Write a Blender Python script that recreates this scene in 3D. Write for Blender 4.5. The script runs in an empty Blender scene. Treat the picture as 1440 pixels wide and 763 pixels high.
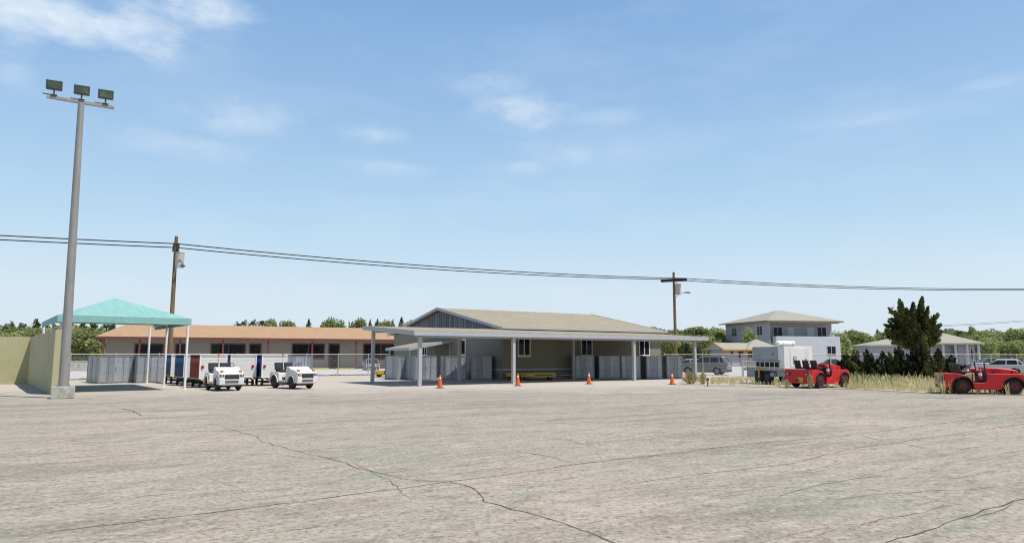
import bpy, math, random
import numpy as np
from math import radians, sin, cos, pi, atan2, sqrt, hypot
from mathutils import Vector, Matrix

random.seed(7)
scene = bpy.context.scene
COL = scene.collection

# ------------------------------------------------------------------ camera
FPX, CX, CY, HOR, CAMZ = 985.0, 720.0, 381.5, 500.0, 1.8
TH = math.atan((HOR - CY) / FPX)
cam_d = bpy.data.cameras.new('camera')
cam_d.sensor_width = 36.0
cam_d.lens = 36.0 * FPX / 1440.0
cam_d.clip_end = 6000
cam = bpy.data.objects.new('camera', cam_d)
COL.objects.link(cam)
cam.location = (0, 0, CAMZ)
cam.rotation_euler = (pi / 2 + TH, 0, 0)
scene.camera = cam

def ray(px, py):
    X, Z = px - CX, CY - py
    return X, FPX * cos(TH) - Z * sin(TH), Z * cos(TH) + FPX * sin(TH)
def at(px, py, z=0.0):                      # where the ray of a pixel meets height z
    a, b, c = ray(px, py)
    k = (z - CAMZ) / c
    return (a * k, b * k)
def atY(px, py, Y):
    a, b, c = ray(px, py)
    return (a / b * Y, Y, CAMZ + c / b * Y)
def zat(py, P, px=None):                    # height of image row py above ground point P
    if px is None: px = 720 + FPX * P[0] / P[1]
    a, b, c = ray(px, py)
    return CAMZ + c / b * P[1]
def colon(px, py, P, D):                    # t with P + tD in the column px
    a, b, c = ray(px, py)
    r = a / b
    return (r * P[1] - P[0]) / (D[0] - r * D[1])
UA = atan2(992.0, 1464.0)
U = (cos(UA), sin(UA)); V = (-sin(UA), cos(UA))
P1 = at(589.7, 543)
def G(u, v, O=P1): return (O[0] + u * U[0] + v * V[0], O[1] + u * U[1] + v * V[1])

# ------------------------------------------------------------------ mesh builder
class MB:
    def __init__(self):
        self.v, self.f, self.s, self.m = [], [], [], []
        self.stack = [Matrix.Identity(4)]
    def push(self, loc=(0, 0, 0), rz=0, rx=0, ry=0):
        self.stack.append(self.stack[-1] @ Matrix.Translation(loc) @ Matrix.Rotation(rz, 4, 'Z') @ Matrix.Rotation(ry, 4, 'Y') @ Matrix.Rotation(rx, 4, 'X')); return self
    def pop(self): self.stack.pop(); return self
    def add(self, vs, fs, smooth=False):
        b = len(self.v); M = self.stack[-1]
        self.v += [tuple(M @ Vector(p)) for p in vs]
        for f in fs:
            self.f.append(tuple(i + b for i in f)); self.s.append(smooth)
        return self
    def box(self, x0, x1, y0, y1, z0, z1):
        vs = [(x0, y0, z0), (x1, y0, z0), (x1, y1, z0), (x0, y1, z0), (x0, y0, z1), (x1, y0, z1), (x1, y1, z1), (x0, y1, z1)]
        return self.add(vs, [(0, 3, 2, 1), (4, 5, 6, 7), (0, 1, 5, 4), (1, 2, 6, 5), (2, 3, 7, 6), (3, 0, 4, 7)])
    def prism(self, out, y0, y1):            # outline in x,z (counterclockwise seen from -y), extruded along y
        n = len(out)
        a = sum(out[i][0] * out[(i + 1) % n][1] - out[(i + 1) % n][0] * out[i][1] for i in range(n))
        if a < 0: out = out[::-1]
        vs = [(x, y0, z) for x, z in out] + [(x, y1, z) for x, z in out]
        fs = [tuple(range(n)), tuple(range(2 * n - 1, n - 1, -1))]
        for i in range(n):
            j = (i + 1) % n
            fs.append((j, i, i + n, j + n))
        return self.add(vs, fs)
    def poly(self, pts, z0, z1):             # outline in x,y extruded in z
        n = len(pts)
        a = sum(pts[i][0] * pts[(i + 1) % n][1] - pts[(i + 1) % n][0] * pts[i][1] for i in range(n))
        if a < 0: pts = pts[::-1]
        vs = [(x, y, z0) for x, y in pts] + [(x, y, z1) for x, y in pts]
        fs = [tuple(range(n - 1, -1, -1)), tuple(range(n, 2 * n))]
        for i in range(n):
            j = (i + 1) % n
            fs.append((i, j, j + n, i + n))
        return self.add(vs, fs)
    def cone(self, p, q, r0, r1, n=14, caps=True):
        p, q = Vector(p), Vector(q); d = (q - p).normalized()
        a = d.orthogonal().normalized(); b = d.cross(a)
        c0 = [p + (a * cos(2 * pi * i / n) + b * sin(2 * pi * i / n)) * r0 for i in range(n)]
        c1 = [q + (a * cos(2 * pi * i / n) + b * sin(2 * pi * i / n)) * r1 for i in range(n)]
        self.add([tuple(x) for x in c0 + c1], [(i, (i + 1) % n, (i + 1) % n + n, i + n) for i in range(n)], True)
        if caps:
            self.add([tuple(x) for x in c0], [tuple(range(n - 1, -1, -1))])
            self.add([tuple(x) for x in c1], [tuple(range(n))])
        return self
    def cyl(self, p, q, r, n=14): return self.cone(p, q, r, r, n)
    def tube(self, pts, r, n=8):
        for i in range(len(pts) - 1): self.cone(pts[i], pts[i + 1], r, r, n, True)
        return self
    def ring(self, c, axis, R, r, n=20, m=8):   # torus
        c = Vector(c); d = Vector(axis).normalized(); a = d.orthogonal().normalized(); b = d.cross(a)
        vs = []
        for i in range(n):
            t = 2 * pi * i / n; e = a * cos(t) + b * sin(t)
            for j in range(m):
                s = 2 * pi * j / m
                vs.append(tuple(c + e * (R + r * cos(s)) + d * r * sin(s)))
        fs = [(i * m + j, ((i + 1) % n) * m + j, ((i + 1) % n) * m + (j + 1) % m, i * m + (j + 1) % m) for i in range(n) for j in range(m)]
        return self.add(vs, fs, True)
    def build(self, name, mat, parent=None, bevel=0, seg=2):
        me = bpy.data.meshes.new(name)
        me.from_pydata(self.v, [], self.f); me.update()
        me.polygons.foreach_set('use_smooth', self.s)
        me.materials.append(mat)
        o = bpy.data.objects.new(name, me); COL.objects.link(o)
        if parent: o.parent = parent
        if bevel:
            b = o.modifiers.new('bevel', 'BEVEL'); b.width = bevel; b.segments = seg; b.limit_method = 'ANGLE'; b.angle_limit = radians(35)
        return o
def tag(o, label=None, cat=None, group=None, kind=None):
    if label: o['label'] = label
    if cat: o['category'] = cat
    if group: o['group'] = group
    if kind: o['kind'] = kind
    return o
def empty(name, loc, rz, label, cat, group=None):
    o = bpy.data.objects.new(name, None); COL.objects.link(o)
    o.empty_display_size = .3
    o.location = (loc[0], loc[1], loc[2] if len(loc) > 2 else 0); o.rotation_euler = (0, 0, rz)
    return tag(o, label, cat, group)
KIDS = {}
def copy_tree(o, parent=None):
    c = o.copy(); COL.objects.link(c)
    if parent: c.parent = parent
    for ch in list(o.children): copy_tree(ch, c)
    return c
def dup(root, loc, rz, label, scale=None, group=None):
    c = copy_tree(root)
    c.location = (loc[0], loc[1], loc[2] if len(loc) > 2 else 0); c.rotation_euler = (0, 0, rz)
    if scale: c.scale = scale
    c['label'] = label
    if group: c['group'] = group
    return c

# ------------------------------------------------------------------ materials
def newmat(name):
    m = bpy.data.materials.new(name); m.use_nodes = True
    nt = m.node_tree; b = nt.nodes['Principled BSDF']
    return m, nt, b
def L(nt, a, b): nt.links.new(a, b)
def N(nt, t, **kw):
    n = nt.nodes.new(t)
    for k, v in kw.items():
        if k in n.inputs.keys(): n.inputs[k].default_value = v
        else: setattr(n, k, v)
    return n
def objco(nt, scale=(1, 1, 1), rot=(0, 0, 0)):
    tc = N(nt, 'ShaderNodeTexCoord'); mp = N(nt, 'ShaderNodeMapping')
    mp.inputs['Scale'].default_value = scale; mp.inputs['Rotation'].default_value = rot
    L(nt, tc.outputs['Object'], mp.inputs['Vector'])
    return mp.outputs['Vector']
def ramp(nt, fac, stops):
    r = N(nt, 'ShaderNodeValToRGB'); e = r.color_ramp.elements
    while len(e) < len(stops): e.new(.5)
    for i, (p, c) in enumerate(stops):
        e[i].position = p; e[i].color = (c[0], c[1], c[2], 1) if isinstance(c, (tuple, list)) else (c, c, c, 1)
    L(nt, fac, r.inputs['Fac']); return r.outputs['Color']
def mix(nt, fac, a, b, mode='MIX'):
    m = N(nt, 'ShaderNodeMix', data_type='RGBA', blend_type=mode)
    for i, x in ((0, fac), (6, a), (7, b)):
        if isinstance(x, (int, float)): m.inputs[i].default_value = x
        elif isinstance(x, (tuple, list)): m.inputs[i].default_value = (x[0], x[1], x[2], 1)
        else: L(nt, x, m.inputs[i])
    return m.outputs[2]
def noise(nt, vec, scale, detail=4, rough=.6):
    n = N(nt, 'ShaderNodeTexNoise'); n.inputs['Scale'].default_value = scale
    n.inputs['Detail'].default_value = detail; n.inputs['Roughness'].default_value = rough
    L(nt, vec, n.inputs['Vector']); return n.outputs['Fac']
def bump(nt, b, h, strength=.3, dist=.02):
    n = N(nt, 'ShaderNodeBump'); n.inputs['Strength'].default_value = strength; n.inputs['Distance'].default_value = dist
    L(nt, h, n.inputs['Height']); L(nt, n.outputs['Normal'], b.inputs['Normal'])
def sc(c, k): return tuple(min(1, x * k) for x in c)

def plain(name, c, rough=.6, metal=0, var=.12, ns=3.0, stretch=(1, 1, 1), coat=0, dirt=None, dirt_amt=.3):
    m, nt, b = newmat(name)
    co = objco(nt, stretch)
    n1 = noise(nt, co, ns, 5, .65)
    col = ramp(nt, n1, [(.3, sc(c, 1 - var)), (.7, sc(c, 1 + var))])
    if dirt:
        n2 = noise(nt, co, ns * .6, 6, .7)
        col = mix(nt, ramp(nt, n2, [(.5, 0.0), (.72, dirt_amt)]), col, dirt)
    L(nt, col, b.inputs['Base Color'])
    b.inputs['Roughness'].default_value = rough; b.inputs['Metallic'].default_value = metal
    b.inputs['Coat Weight'].default_value = coat
    return m
def banded(name, c, period, axis=0, dark=.6, width=.08, rough=.7, var=.1, ns=2, metal=0, dirt=None, bstr=.5, jitter=0):
    """boards / slats: a dark groove every period metres along the axis, plus noise"""
    m, nt, b = newmat(name)
    co = objco(nt)
    sp = N(nt, 'ShaderNodeSeparateXYZ'); L(nt, co, sp.inputs[0])
    if axis == 'xy':
        s = N(nt, 'ShaderNodeMath', operation='ADD'); L(nt, sp.outputs[0], s.inputs[0]); L(nt, sp.outputs[1], s.inputs[1]); src = s.outputs[0]
    else: src = sp.outputs[axis]
    d = N(nt, 'ShaderNodeMath', operation='DIVIDE'); L(nt, src, d.inputs[0]); d.inputs[1].default_value = period
    fr = N(nt, 'ShaderNodeMath', operation='FRACT'); L(nt, d.outputs[0], fr.inputs[0])
    fl = N(nt, 'ShaderNodeMath', operation='FLOOR'); L(nt, d.outputs[0], fl.inputs[0])
    wn = N(nt, 'ShaderNodeTexWhiteNoise', noise_dimensions='1D'); L(nt, fl.outputs[0], wn.inputs['W'])
    g = ramp(nt, fr.outputs[0], [(0, 0.0), (width, 1.0), (1 - width * .2, 1.0), (1, 0.0)])
    n1 = noise(nt, co, ns, 5, .65)
    st = objco(nt, (6, 6, .5) if axis != 2 else (.5, .5, 6)); n2 = noise(nt, st, 2.0, 4, .6)
    col = ramp(nt, n1, [(.3, sc(c, 1 - var)), (.7, sc(c, 1 + var))])
    col = mix(nt, ramp(nt, n2, [(.35, 0.35), (.65, 0.0)]), col, sc(c, .75))
    if jitter: col = mix(nt, jitter, col, mix(nt, wn.outputs['Value'], sc(c, .5), sc(c, 1.35)))
    if dirt:
        n3 = noise(nt, co, ns * 1.5, 6, .7); col = mix(nt, ramp(nt, n3, [(.5, 0.0), (.7, .5)]), col, dirt)
    col = mix(nt, g, sc(c, dark), col)
    L(nt, col, b.inputs['Base Color']); bump(nt, b, g, bstr, .01)
    b.inputs['Roughness'].default_value = rough; b.inputs['Metallic'].default_value = metal
    return m
def shingle(name, c, var=.16):
    m, nt, b = newmat(name)
    co = objco(nt, (1, 1, 1))
    br = N(nt, 'ShaderNodeTexBrick'); br.inputs['Scale'].default_value = 1.0
    br.inputs['Brick Width'].default_value = .45; br.inputs['Row Height'].default_value = .22; br.inputs['Mortar Size'].default_value = .012
    br.inputs['Color1'].default_value = (*sc(c, 1 - var), 1); br.inputs['Color2'].default_value = (*sc(c, 1 + var), 1); br.inputs['Mortar'].default_value = (*sc(c, .6), 1)
    L(nt, co, br.inputs['Vector'])
    n1 = noise(nt, co, .7, 6, .7); n2 = noise(nt, co, 14, 3, .7)
    col = mix(nt, .5, ramp(nt, n1, [(.3, sc(c, .85)), (.7, sc(c, 1.12))]), br.outputs['Color'])
    col = mix(nt, ramp(nt, n2, [(.4, 0.25), (.6, 0.0)]), col, sc(c, .65))
    L(nt, col, b.inputs['Base Color']); b.inputs['Roughness'].default_value = .9
    bump(nt, b, n2, .3, .02)
    return m
def glass(name, c=(.012, .016, .018), rough=.08):
    m, nt, b = newmat(name)
    co = objco(nt); n1 = noise(nt, co, 1.5, 2)
    L(nt, ramp(nt, n1, [(.3, sc(c, .6)), (.7, sc(c, 1.5))]), b.inputs['Base Color'])
    b.inputs['Roughness'].default_value = rough; b.inputs['Specular IOR Level'].default_value = .16
    return m
def leafmat(name, dark, light, trans=.4):
    m, nt, b = newmat(name)
    tc = N(nt, 'ShaderNodeTexCoord'); n1 = noise(nt, tc.outputs['Object'], 1.3, 3, .7)
    at_ = N(nt, 'ShaderNodeAttribute', attribute_name='tint')
    oi = N(nt, 'ShaderNodeObjectInfo')
    f = mix(nt, .6, n1, at_.outputs['Fac'])
    f = mix(nt, .25, f, oi.outputs['Random'])
    col = ramp(nt, f, [(.25, dark), (.75, light)])
    L(nt, col, b.inputs['Base Color']); b.inputs['Roughness'].default_value = .75; b.inputs['Specular IOR Level'].default_value = .2
    tr = N(nt, 'ShaderNodeBsdfTranslucent'); L(nt, col, tr.inputs['Color'])
    ms = N(nt, 'ShaderNodeMixShader'); ms.inputs[0].default_value = trans
    out = nt.nodes['Material Output']
    L(nt, b.outputs[0], ms.inputs[1]); L(nt, tr.outputs[0], ms.inputs[2]); L(nt, ms.outputs[0], out.inputs['Surface'])
    return m
def checkermat(name, a, c, s):
    m, nt, b = newmat(name)
    co = objco(nt, (1, 1, 1), (0, pi / 4, 0))
    ch = N(nt, 'ShaderNodeTexChecker'); ch.inputs['Scale'].default_value = s
    ch.inputs['Color1'].default_value = (*a, 1); ch.inputs['Color2'].default_value = (*c, 1)
    L(nt, co, ch.inputs['Vector']); L(nt, ch.outputs['Color'], b.inputs['Base Color'])
    b.inputs['Roughness'].default_value = .8
    return m
def hazardmat(name):
    m, nt, b = newmat(name)
    co = objco(nt); w = N(nt, 'ShaderNodeTexWave', bands_direction='DIAGONAL'); w.inputs['Scale'].default_value = 2.2
    L(nt, co, w.inputs['Vector'])
    L(nt, ramp(nt, w.outputs['Fac'], [(.48, (.6, .42, .02)), (.52, (.02, .02, .02))]), b.inputs['Base Color'])
    return m
def chainlink(name):
    m, nt, b = newmat(name)
    tc = N(nt, 'ShaderNodeTexCoord'); sp = N(nt, 'ShaderNodeSeparateXYZ'); L(nt, tc.outputs['Object'], sp.inputs[0])
    outs = []
    for sgn in ('ADD', 'SUBTRACT'):
        s = N(nt, 'ShaderNodeMath', operation=sgn); L(nt, sp.outputs[0], s.inputs[0]); L(nt, sp.outputs[2], s.inputs[1])
        d = N(nt, 'ShaderNodeMath', operation='DIVIDE'); L(nt, s.outputs[0], d.inputs[0]); d.inputs[1].default_value = .11
        f = N(nt, 'ShaderNodeMath', operation='FRACT'); L(nt, d.outputs[0], f.inputs[0])
        l = N(nt, 'ShaderNodeMath', operation='LESS_THAN'); L(nt, f.outputs[0], l.inputs[0]); l.inputs[1].default_value = .06
        outs.append(l.outputs[0])
    mx = N(nt, 'ShaderNodeMath', operation='MAXIMUM'); L(nt, outs[0], mx.inputs[0]); L(nt, outs[1], mx.inputs[1])
    b.inputs['Base Color'].default_value = (.45, .44, .42, 1); b.inputs['Roughness'].default_value = .5
    tr = N(nt, 'ShaderNodeBsdfTransparent'); ms = N(nt, 'ShaderNodeMixShader')
    L(nt, mx.outputs[0], ms.inputs[0]); L(nt, tr.outputs[0], ms.inputs[1]); L(nt, b.outputs[0], ms.inputs[2])
    L(nt, ms.outputs[0], nt.nodes['Material Output'].inputs['Surface'])
    return m
def groundmat(name, c1, c2, c3, big=.12, streak=None):
    m, nt, b = newmat(name)
    co = objco(nt)
    nb = noise(nt, co, big, 5, .6)
    col = ramp(nt, nb, [(.3, c1), (.5, c2), (.7, c3)])
    nm = noise(nt, co, 1.1, 6, .7)
    col = mix(nt, ramp(nt, nm, [(.35, .4), (.6, 0.0)]), col, sc(c2, .78))
    ng = noise(nt, co, 9, 8, .75)
    col = mix(nt, ramp(nt, ng, [(.38, .6), (.56, 0.0)]), col, sc(c2, .55))
    nl = noise(nt, co, 22, 4, .8)
    col = mix(nt, ramp(nt, nl, [(.5, 0.0), (.68, .5)]), col, sc(c3, 1.25))
    L(nt, col, b.inputs['Base Color']); b.inputs['Roughness'].default_value = .93; b.inputs['Specular IOR Level'].default_value = .2
    bump(nt, b, ng, .35, .02)
    return m

def apronmat():
    """old sun-bleached concrete: grey-tan and greenish patches, long faint stains, gritty grain"""
    m, nt, b = newmat('worn_apron')
    co = objco(nt)
    def along(sx, sy, rot):                       # coordinates stretched along a direction on the ground
        tc_ = N(nt, 'ShaderNodeTexCoord'); mp = N(nt, 'ShaderNodeMapping', vector_type='TEXTURE')
        mp.inputs['Rotation'].default_value = (0, 0, rot); mp.inputs['Scale'].default_value = (sx, sy, 1); L(nt, tc_.outputs['Object'], mp.inputs['Vector']); return mp.outputs['Vector']
    nb = noise(nt, co, .16, 6, .65)
    col = ramp(nt, nb, [(.36, (.31, .28, .225)), (.45, (.355, .318, .252)), (.54, (.375, .315, .255)), (.64, (.425, .372, .30))])
    n0 = noise(nt, along(2.4, 1.1, UA), .7, 6, .72)                                   # metre-sized grey-green and rosy patches
    col = mix(nt, ramp(nt, n0, [(.38, .7), (.49, 0.0)]), col, (.275, .275, .222))
    col = mix(nt, ramp(nt, n0, [(.52, 0.0), (.62, .65)]), col, (.42, .362, .302))
    ns = noise(nt, along(14, .55, UA), 1.5, 9, .72)                                    # long thin drag lines
    col = mix(nt, ramp(nt, ns, [(.34, .8), (.42, 0.0)]), col, (.15, .128, .098))
    ns2 = noise(nt, along(7, .35, UA + .12), 1.6, 9, .74)
    col = mix(nt, ramp(nt, ns2, [(.35, .7), (.42, 0.0)]), col, (.17, .14, .105))
    ns3 = noise(nt, along(4, .8, UA - .1), .5, 5, .6)
    col = mix(nt, ramp(nt, ns3, [(.37, .6), (.48, 0.0)]), col, (.215, .195, .16))
    nm = noise(nt, along(1.5, .8, UA), 3.2, 9, .8)
    col = mix(nt, ramp(nt, nm, [(.39, .75), (.47, 0.0)]), col, (.20, .165, .12))
    col = mix(nt, ramp(nt, nm, [(.53, 0.0), (.62, .6)]), col, (.50, .445, .37))
    ng = noise(nt, co, 13, 8, .8)
    col = mix(nt, ramp(nt, ng, [(.41, .75), (.48, 0.0)]), col, (.13, .108, .08))
    col = mix(nt, ramp(nt, ng, [(.54, 0.0), (.63, .5)]), col, (.57, .515, .435))
    nst = noise(nt, along(2, 1, UA), .45, 4, .5)                                         # old oil and tyre stains
    col = mix(nt, ramp(nt, nst, [(.64, 0.0), (.72, .45)]), col, (.17, .14, .11))
    # paler pad under and in front of the shelters: its edge runs along the carport front
    sp = N(nt, 'ShaderNodeSeparateXYZ'); L(nt, co, sp.inputs[0])
    e = N(nt, 'ShaderNodeMath', operation='MULTIPLY_ADD'); L(nt, sp.outputs[0], e.inputs[0]); e.inputs[1].default_value = -.20; L(nt, sp.outputs[1], e.inputs[2])
    w = N(nt, 'ShaderNodeMath', operation='MULTIPLY_ADD'); L(nt, nb, w.inputs[0]); w.inputs[1].default_value = 14; L(nt, e.outputs[0], w.inputs[2])
    mr = N(nt, 'ShaderNodeMapRange'); mr.inputs['From Min'].default_value = 40.0; mr.inputs['From Max'].default_value = 50.0; L(nt, w.outputs[0], mr.inputs['Value'])
    pale = ramp(nt, nm, [(.35, (.43, .38, .32)), (.65, (.575, .515, .445))])
    mf = N(nt, 'ShaderNodeMath', operation='MULTIPLY'); L(nt, mr.outputs[0], mf.inputs[0]); mf.inputs[1].default_value = .8
    col = mix(nt, mf.outputs[0], col, pale)
    L(nt, col, b.inputs['Base Color']); b.inputs['Roughness'].default_value = .93; b.inputs['Specular IOR Level'].default_value = .2
    bump(nt, b, ng, .35, .015)
    return m

def leafless_canvas():
    m, nt, b = newmat('turquoise_canvas')
    n1 = noise(nt, objco(nt, (3.5, .35, 1), (0, 0, .5)), 1.2, 5, .6); n2 = noise(nt, objco(nt), .9, 3)
    col = ramp(nt, n1, [(.3, (.235, .455, .41)), (.5, (.255, .485, .44)), (.7, (.29, .52, .475))])
    L(nt, col, b.inputs['Base Color']); b.inputs['Roughness'].default_value = .85; bump(nt, b, n1, .35, .05)
    tr = N(nt, 'ShaderNodeBsdfTranslucent'); L(nt, col, tr.inputs['Color']); ms = N(nt, 'ShaderNodeMixShader'); ms.inputs[0].default_value = .12
    L(nt, b.outputs[0], ms.inputs[1]); L(nt, tr.outputs[0], ms.inputs[2]); L(nt, ms.outputs[0], nt.nodes['Material Output'].inputs['Surface'])
    return m
M = dict(
    apron=apronmat(),
    lot=groundmat('pale_lot', (.46, .44, .41), (.53, .51, .48), (.58, .56, .53)),
    terrain=groundmat('dry_ground', (.20, .19, .10), (.30, .26, .17), (.38, .33, .24), .04),
    dirt=groundmat('sandy_verge', (.36, .31, .23), (.44, .38, .29), (.52, .47, .38), .3),
    crack=plain('crack_dark', (.06, .055, .05), .95),
    steel_grey=plain('galvanised_grey', (.29, .28, .26), .55, .2, .15, 4, (1, 1, .2), dirt=(.22, .17, .11)),
    conc=plain('old_concrete', (.42, .41, .36), .9, 0, .2, 5, dirt=(.15, .14, .09), dirt_amt=.7),
    lampbox=plain('dark_green_metal', (.09, .10, .08), .45, .3),
    lens=glass('lamp_lens', (.10, .13, .10), .12),
    wall=plain('ochre_render', (.40, .38, .22), .9, 0, .07, 1.2, dirt=(.27, .25, .15), dirt_amt=.5),
    canvas=leafless_canvas(),
    white=plain('white_paint', (.74, .73, .70), .45, 0, .05, 3, dirt=(.45, .40, .32), dirt_amt=.25),
    whiteveh=plain('white_vehicle_paint', (.70, .69, .655), .32, 0, .03, 3, coat=.3, dirt=(.5, .47, .4), dirt_amt=.2),
    slat=banded('white_slats', (.70, .69, .66), .155, 2, .38, .10, .5, .06),
    boxp=banded('weathered_steel_panels', (.35, .38, .415), .46, 'xy', .45, .05, .5, .15, 2.5, .35, dirt=(.20, .15, .10), jitter=.5),
    boxf=plain('box_frame_steel', (.28, .28, .28), .5, .4, .2, 6, dirt=(.2, .14, .1)),
    blue=plain('blue_curtain', (.015, .07, .23), .75, 0, .25, 5, (5, 5, .3)),
    red_c=plain('red_curtain', (.26, .03, .03), .75, 0, .2, 5, (5, 5, .3)),
    black=plain('black_rubber', (.018, .018, .019), .8, 0, .3, 9),
    seat=plain('black_vinyl', (.03, .028, .027), .5, 0, .2, 9),
    darkm=plain('dark_underbody', (.025, .025, .027), .7, 0, .2),
    rimg=plain('grey_rim', (.07, .07, .07), .5, .3),
    rimw=plain('white_rim', (.35, .37, .38), .5, .1),
    rimr=plain('red_rim', (.20, .008, .008), .4, 0, .1),
    red=plain('red_vehicle_paint', (.54, .004, .006), .45, 0, .1, 3, coat=.05, dirt=(.25, .03, .02), dirt_amt=.4),
    beige=plain('beige_board', (.42, .29, .18), .85, 0, .15, 5),
    amber=plain('amber_lens', (.65, .20, .02), .25, 0, .05),
    redlens=plain('red_lens', (.35, .02, .02), .25, 0, .1),
    clear=plain('headlamp_glass', (.5, .52, .52), .15, 0, .1),
    hazard=hazardmat('yellow_black_stripe'),
    yellow=plain('yellow_paint', (.60, .36, .02), .5, 0, .1, 4, dirt=(.3, .2, .05)),
    kerbyellow=plain('faded_yellow_kerb', (.58, .50, .10), .8, 0, .1),
    orange=plain('cone_orange', (.75, .12, .01), .45, 0, .06),
    timber=plain('pole_timber', (.19, .12, .065), .9, 0, .35, 5, (1, 1, .12)),
    timberd=plain('dark_timber', (.05, .04, .035), .9, 0, .3, 5),
    trafo=plain('transformer_grey', (.48, .44, .38), .5, .1, .06),
    wire=plain('black_wire', (.012, .012, .012), .7),
    roof_tan=shingle('tan_shingle', (.335, .285, .20), .24),
    roof_or=shingle('orange_shingle', (.425, .265, .15)),
    roof_cr=shingle('cream_shingle', (.36, .34, .27), .08),
    siding=banded('tan_siding', (.235, .22, .17), .32, 'xy', .6, .05, .8, .07, 1.0, bstr=.4),
    gable=banded('weathered_boards', (.17, .18, .20), .42, 1, .16, .30, .85, .35, 3, jitter=.6, bstr=1),
    trimg=plain('grey_trim', (.40, .41, .42), .6, 0, .06),
    lattice=checkermat('lattice_skirt', (.02, .02, .02), (.42, .42, .41), 7),
    roller=banded('roller_door', (.13, .14, .125), .12, 2, .5, .15, .6, .05),
    pane=glass('window_glass'),
    wtrim=plain('white_window_trim', (.68, .68, .66), .5, 0, .04),
    maroon=plain('maroon_trim', (.13, .035, .028), .6, 0, .1),
    stucco=plain('tan_stucco', (.27, .25, .215), .9, 0, .05, 1.5),
    paleblue=plain('pale_blue_render', (.335, .33, .335), .85, 0, .06, .8, dirt=(.27, .27, .285), dirt_amt=.4),
    palewhite=plain('pale_white_render', (.50, .50, .52), .85, 0, .05, .8),
    brown=plain('brown_fascia', (.22, .13, .07), .7),
    orangetrim=plain('orange_trim', (.50, .24, .04), .6),
    doorg=plain('grey_blue_door', (.42, .46, .52), .6),
    fencep=plain('fence_pipe', (.46, .42, .37), .5, .3, .15, 6, dirt=(.3, .2, .12)),
    mesh=chainlink('chain_link'),
    suv=plain('grey_car_paint', (.22, .23, .245), .28, .35, .05, 2, coat=.5),
    silver=plain('silver_car_paint', (.50, .51, .52), .28, .3, .05, 2, coat=.5),
    dblue=plain('dark_blue_car_paint', (.03, .04, .06), .25, .3, .05, 2, coat=.5),
    carglass=glass('car_glass', (.02, .022, .024), .05),
    chrome=plain('chrome', (.6, .6, .6), .2, .9, .05),
    plate=plain('number_plate', (.55, .55, .52), .5),
    yplate=plain('yellow_plate', (.62, .50, .05), .5),
    bluelens=plain('blue_lens', (.01, .015, .08), .15, 0, .05),
    cont=banded('grey_container', (.34, .36, .37), .7, 'xy', .8, .03, .5, .08, 1.2, .1, dirt=(.25, .23, .2)),
    contw=plain('white_container', (.78, .765, .72), .5, 0, .06, 1.5, (1, 1, .4), dirt=(.45, .4, .33), dirt_amt=.3),
    bark=plain('bark', (.09, .065, .045), .95, 0, .3, 6, (1, 1, .3)),
    leaf=leafmat('olive_leaves', (.13, .16, .055), (.42, .44, .19)),
    leafd=leafmat('dark_needles', (.05, .08, .035), (.16, .20, .09), .2),
    leafy=leafmat('yellow_green_leaves', (.17, .21, .065), (.46, .50, .21)),
    cypress=leafmat('black_green_cypress', (.008, .014, .016), (.02, .03, .03), .1),
    juniper=leafmat('juniper_foliage', (.008, .014, .005), (.15, .155, .035), .15),
    palm=leafmat('palm_fronds', (.05, .085, .03), (.15, .2, .08)),
    straw=leafmat('dry_straw', (.50, .42, .20), (.82, .73, .43), .4),
    grass=leafmat('weedy_grass', (.17, .21, .06), (.44, .42, .18), .35),
)

# ------------------------------------------------------------------ world, sun
SUN = Vector((.45, -.21, 1.0)).normalized()
EL = math.asin(SUN.z)
w = bpy.data.worlds.new('World'); scene.world = w; w.use_nodes = True
nt = w.node_tree; bg = nt.nodes['Background']
sky = N(nt, 'ShaderNodeTexSky', sky_type='NISHITA'); sky.sun_disc = False
sky.sun_elevation = EL; sky.sun_rotation = atan2(SUN.x, SUN.y)
sky.air_density = 1.0; sky.dust_density = 1.1; sky.ozone_density = 1.4; sky.altitude = 0
def azel(px, py):
    a, b, c = ray(px, py); return atan2(a, b), atan2(c, hypot(a, b))
tc = N(nt, 'ShaderNodeTexCoord'); nrm = N(nt, 'ShaderNodeVectorMath', operation='NORMALIZE'); L(nt, tc.outputs['Generated'], nrm.inputs[0])
sp = N(nt, 'ShaderNodeSeparateXYZ'); L(nt, nrm.outputs[0], sp.inputs[0])
azn = N(nt, 'ShaderNodeMath', operation='ARCTAN2'); L(nt, sp.outputs[0], azn.inputs[0]); L(nt, sp.outputs[1], azn.inputs[1])
eln = N(nt, 'ShaderNodeMath', operation='ARCSINE'); L(nt, sp.outputs[2], eln.inputs[0])
def wm(op, a, b_=None, c_=None):
    n = N(nt, 'ShaderNodeMath', operation=op)
    for i, x in enumerate((a, b_, c_)):
        if x is None: continue
        if isinstance(x, (int, float)): n.inputs[i].default_value = x
        else: L(nt, x, n.inputs[i])
    return n.outputs[0]
def wnoise(scale, stretch, detail, off=0):
    cb = N(nt, 'ShaderNodeCombineXYZ'); L(nt, wm('MULTIPLY', azn.outputs[0], 1.0), cb.inputs[0]); L(nt, wm('MULTIPLY', eln.outputs[0], stretch), cb.inputs[1]); cb.inputs[2].default_value = off
    n = N(nt, 'ShaderNodeTexNoise'); n.inputs['Scale'].default_value = scale; n.inputs['Detail'].default_value = detail; n.inputs['Roughness'].default_value = .58
    L(nt, cb.outputs[0], n.inputs['Vector']); return n.outputs['Fac']
n_big = wnoise(13, 2.0, 10); n_fine = wnoise(30, 1.8, 6, 7.7); n_soft = wnoise(4, 3.0, 5, 3.3)
dens = None
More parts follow.
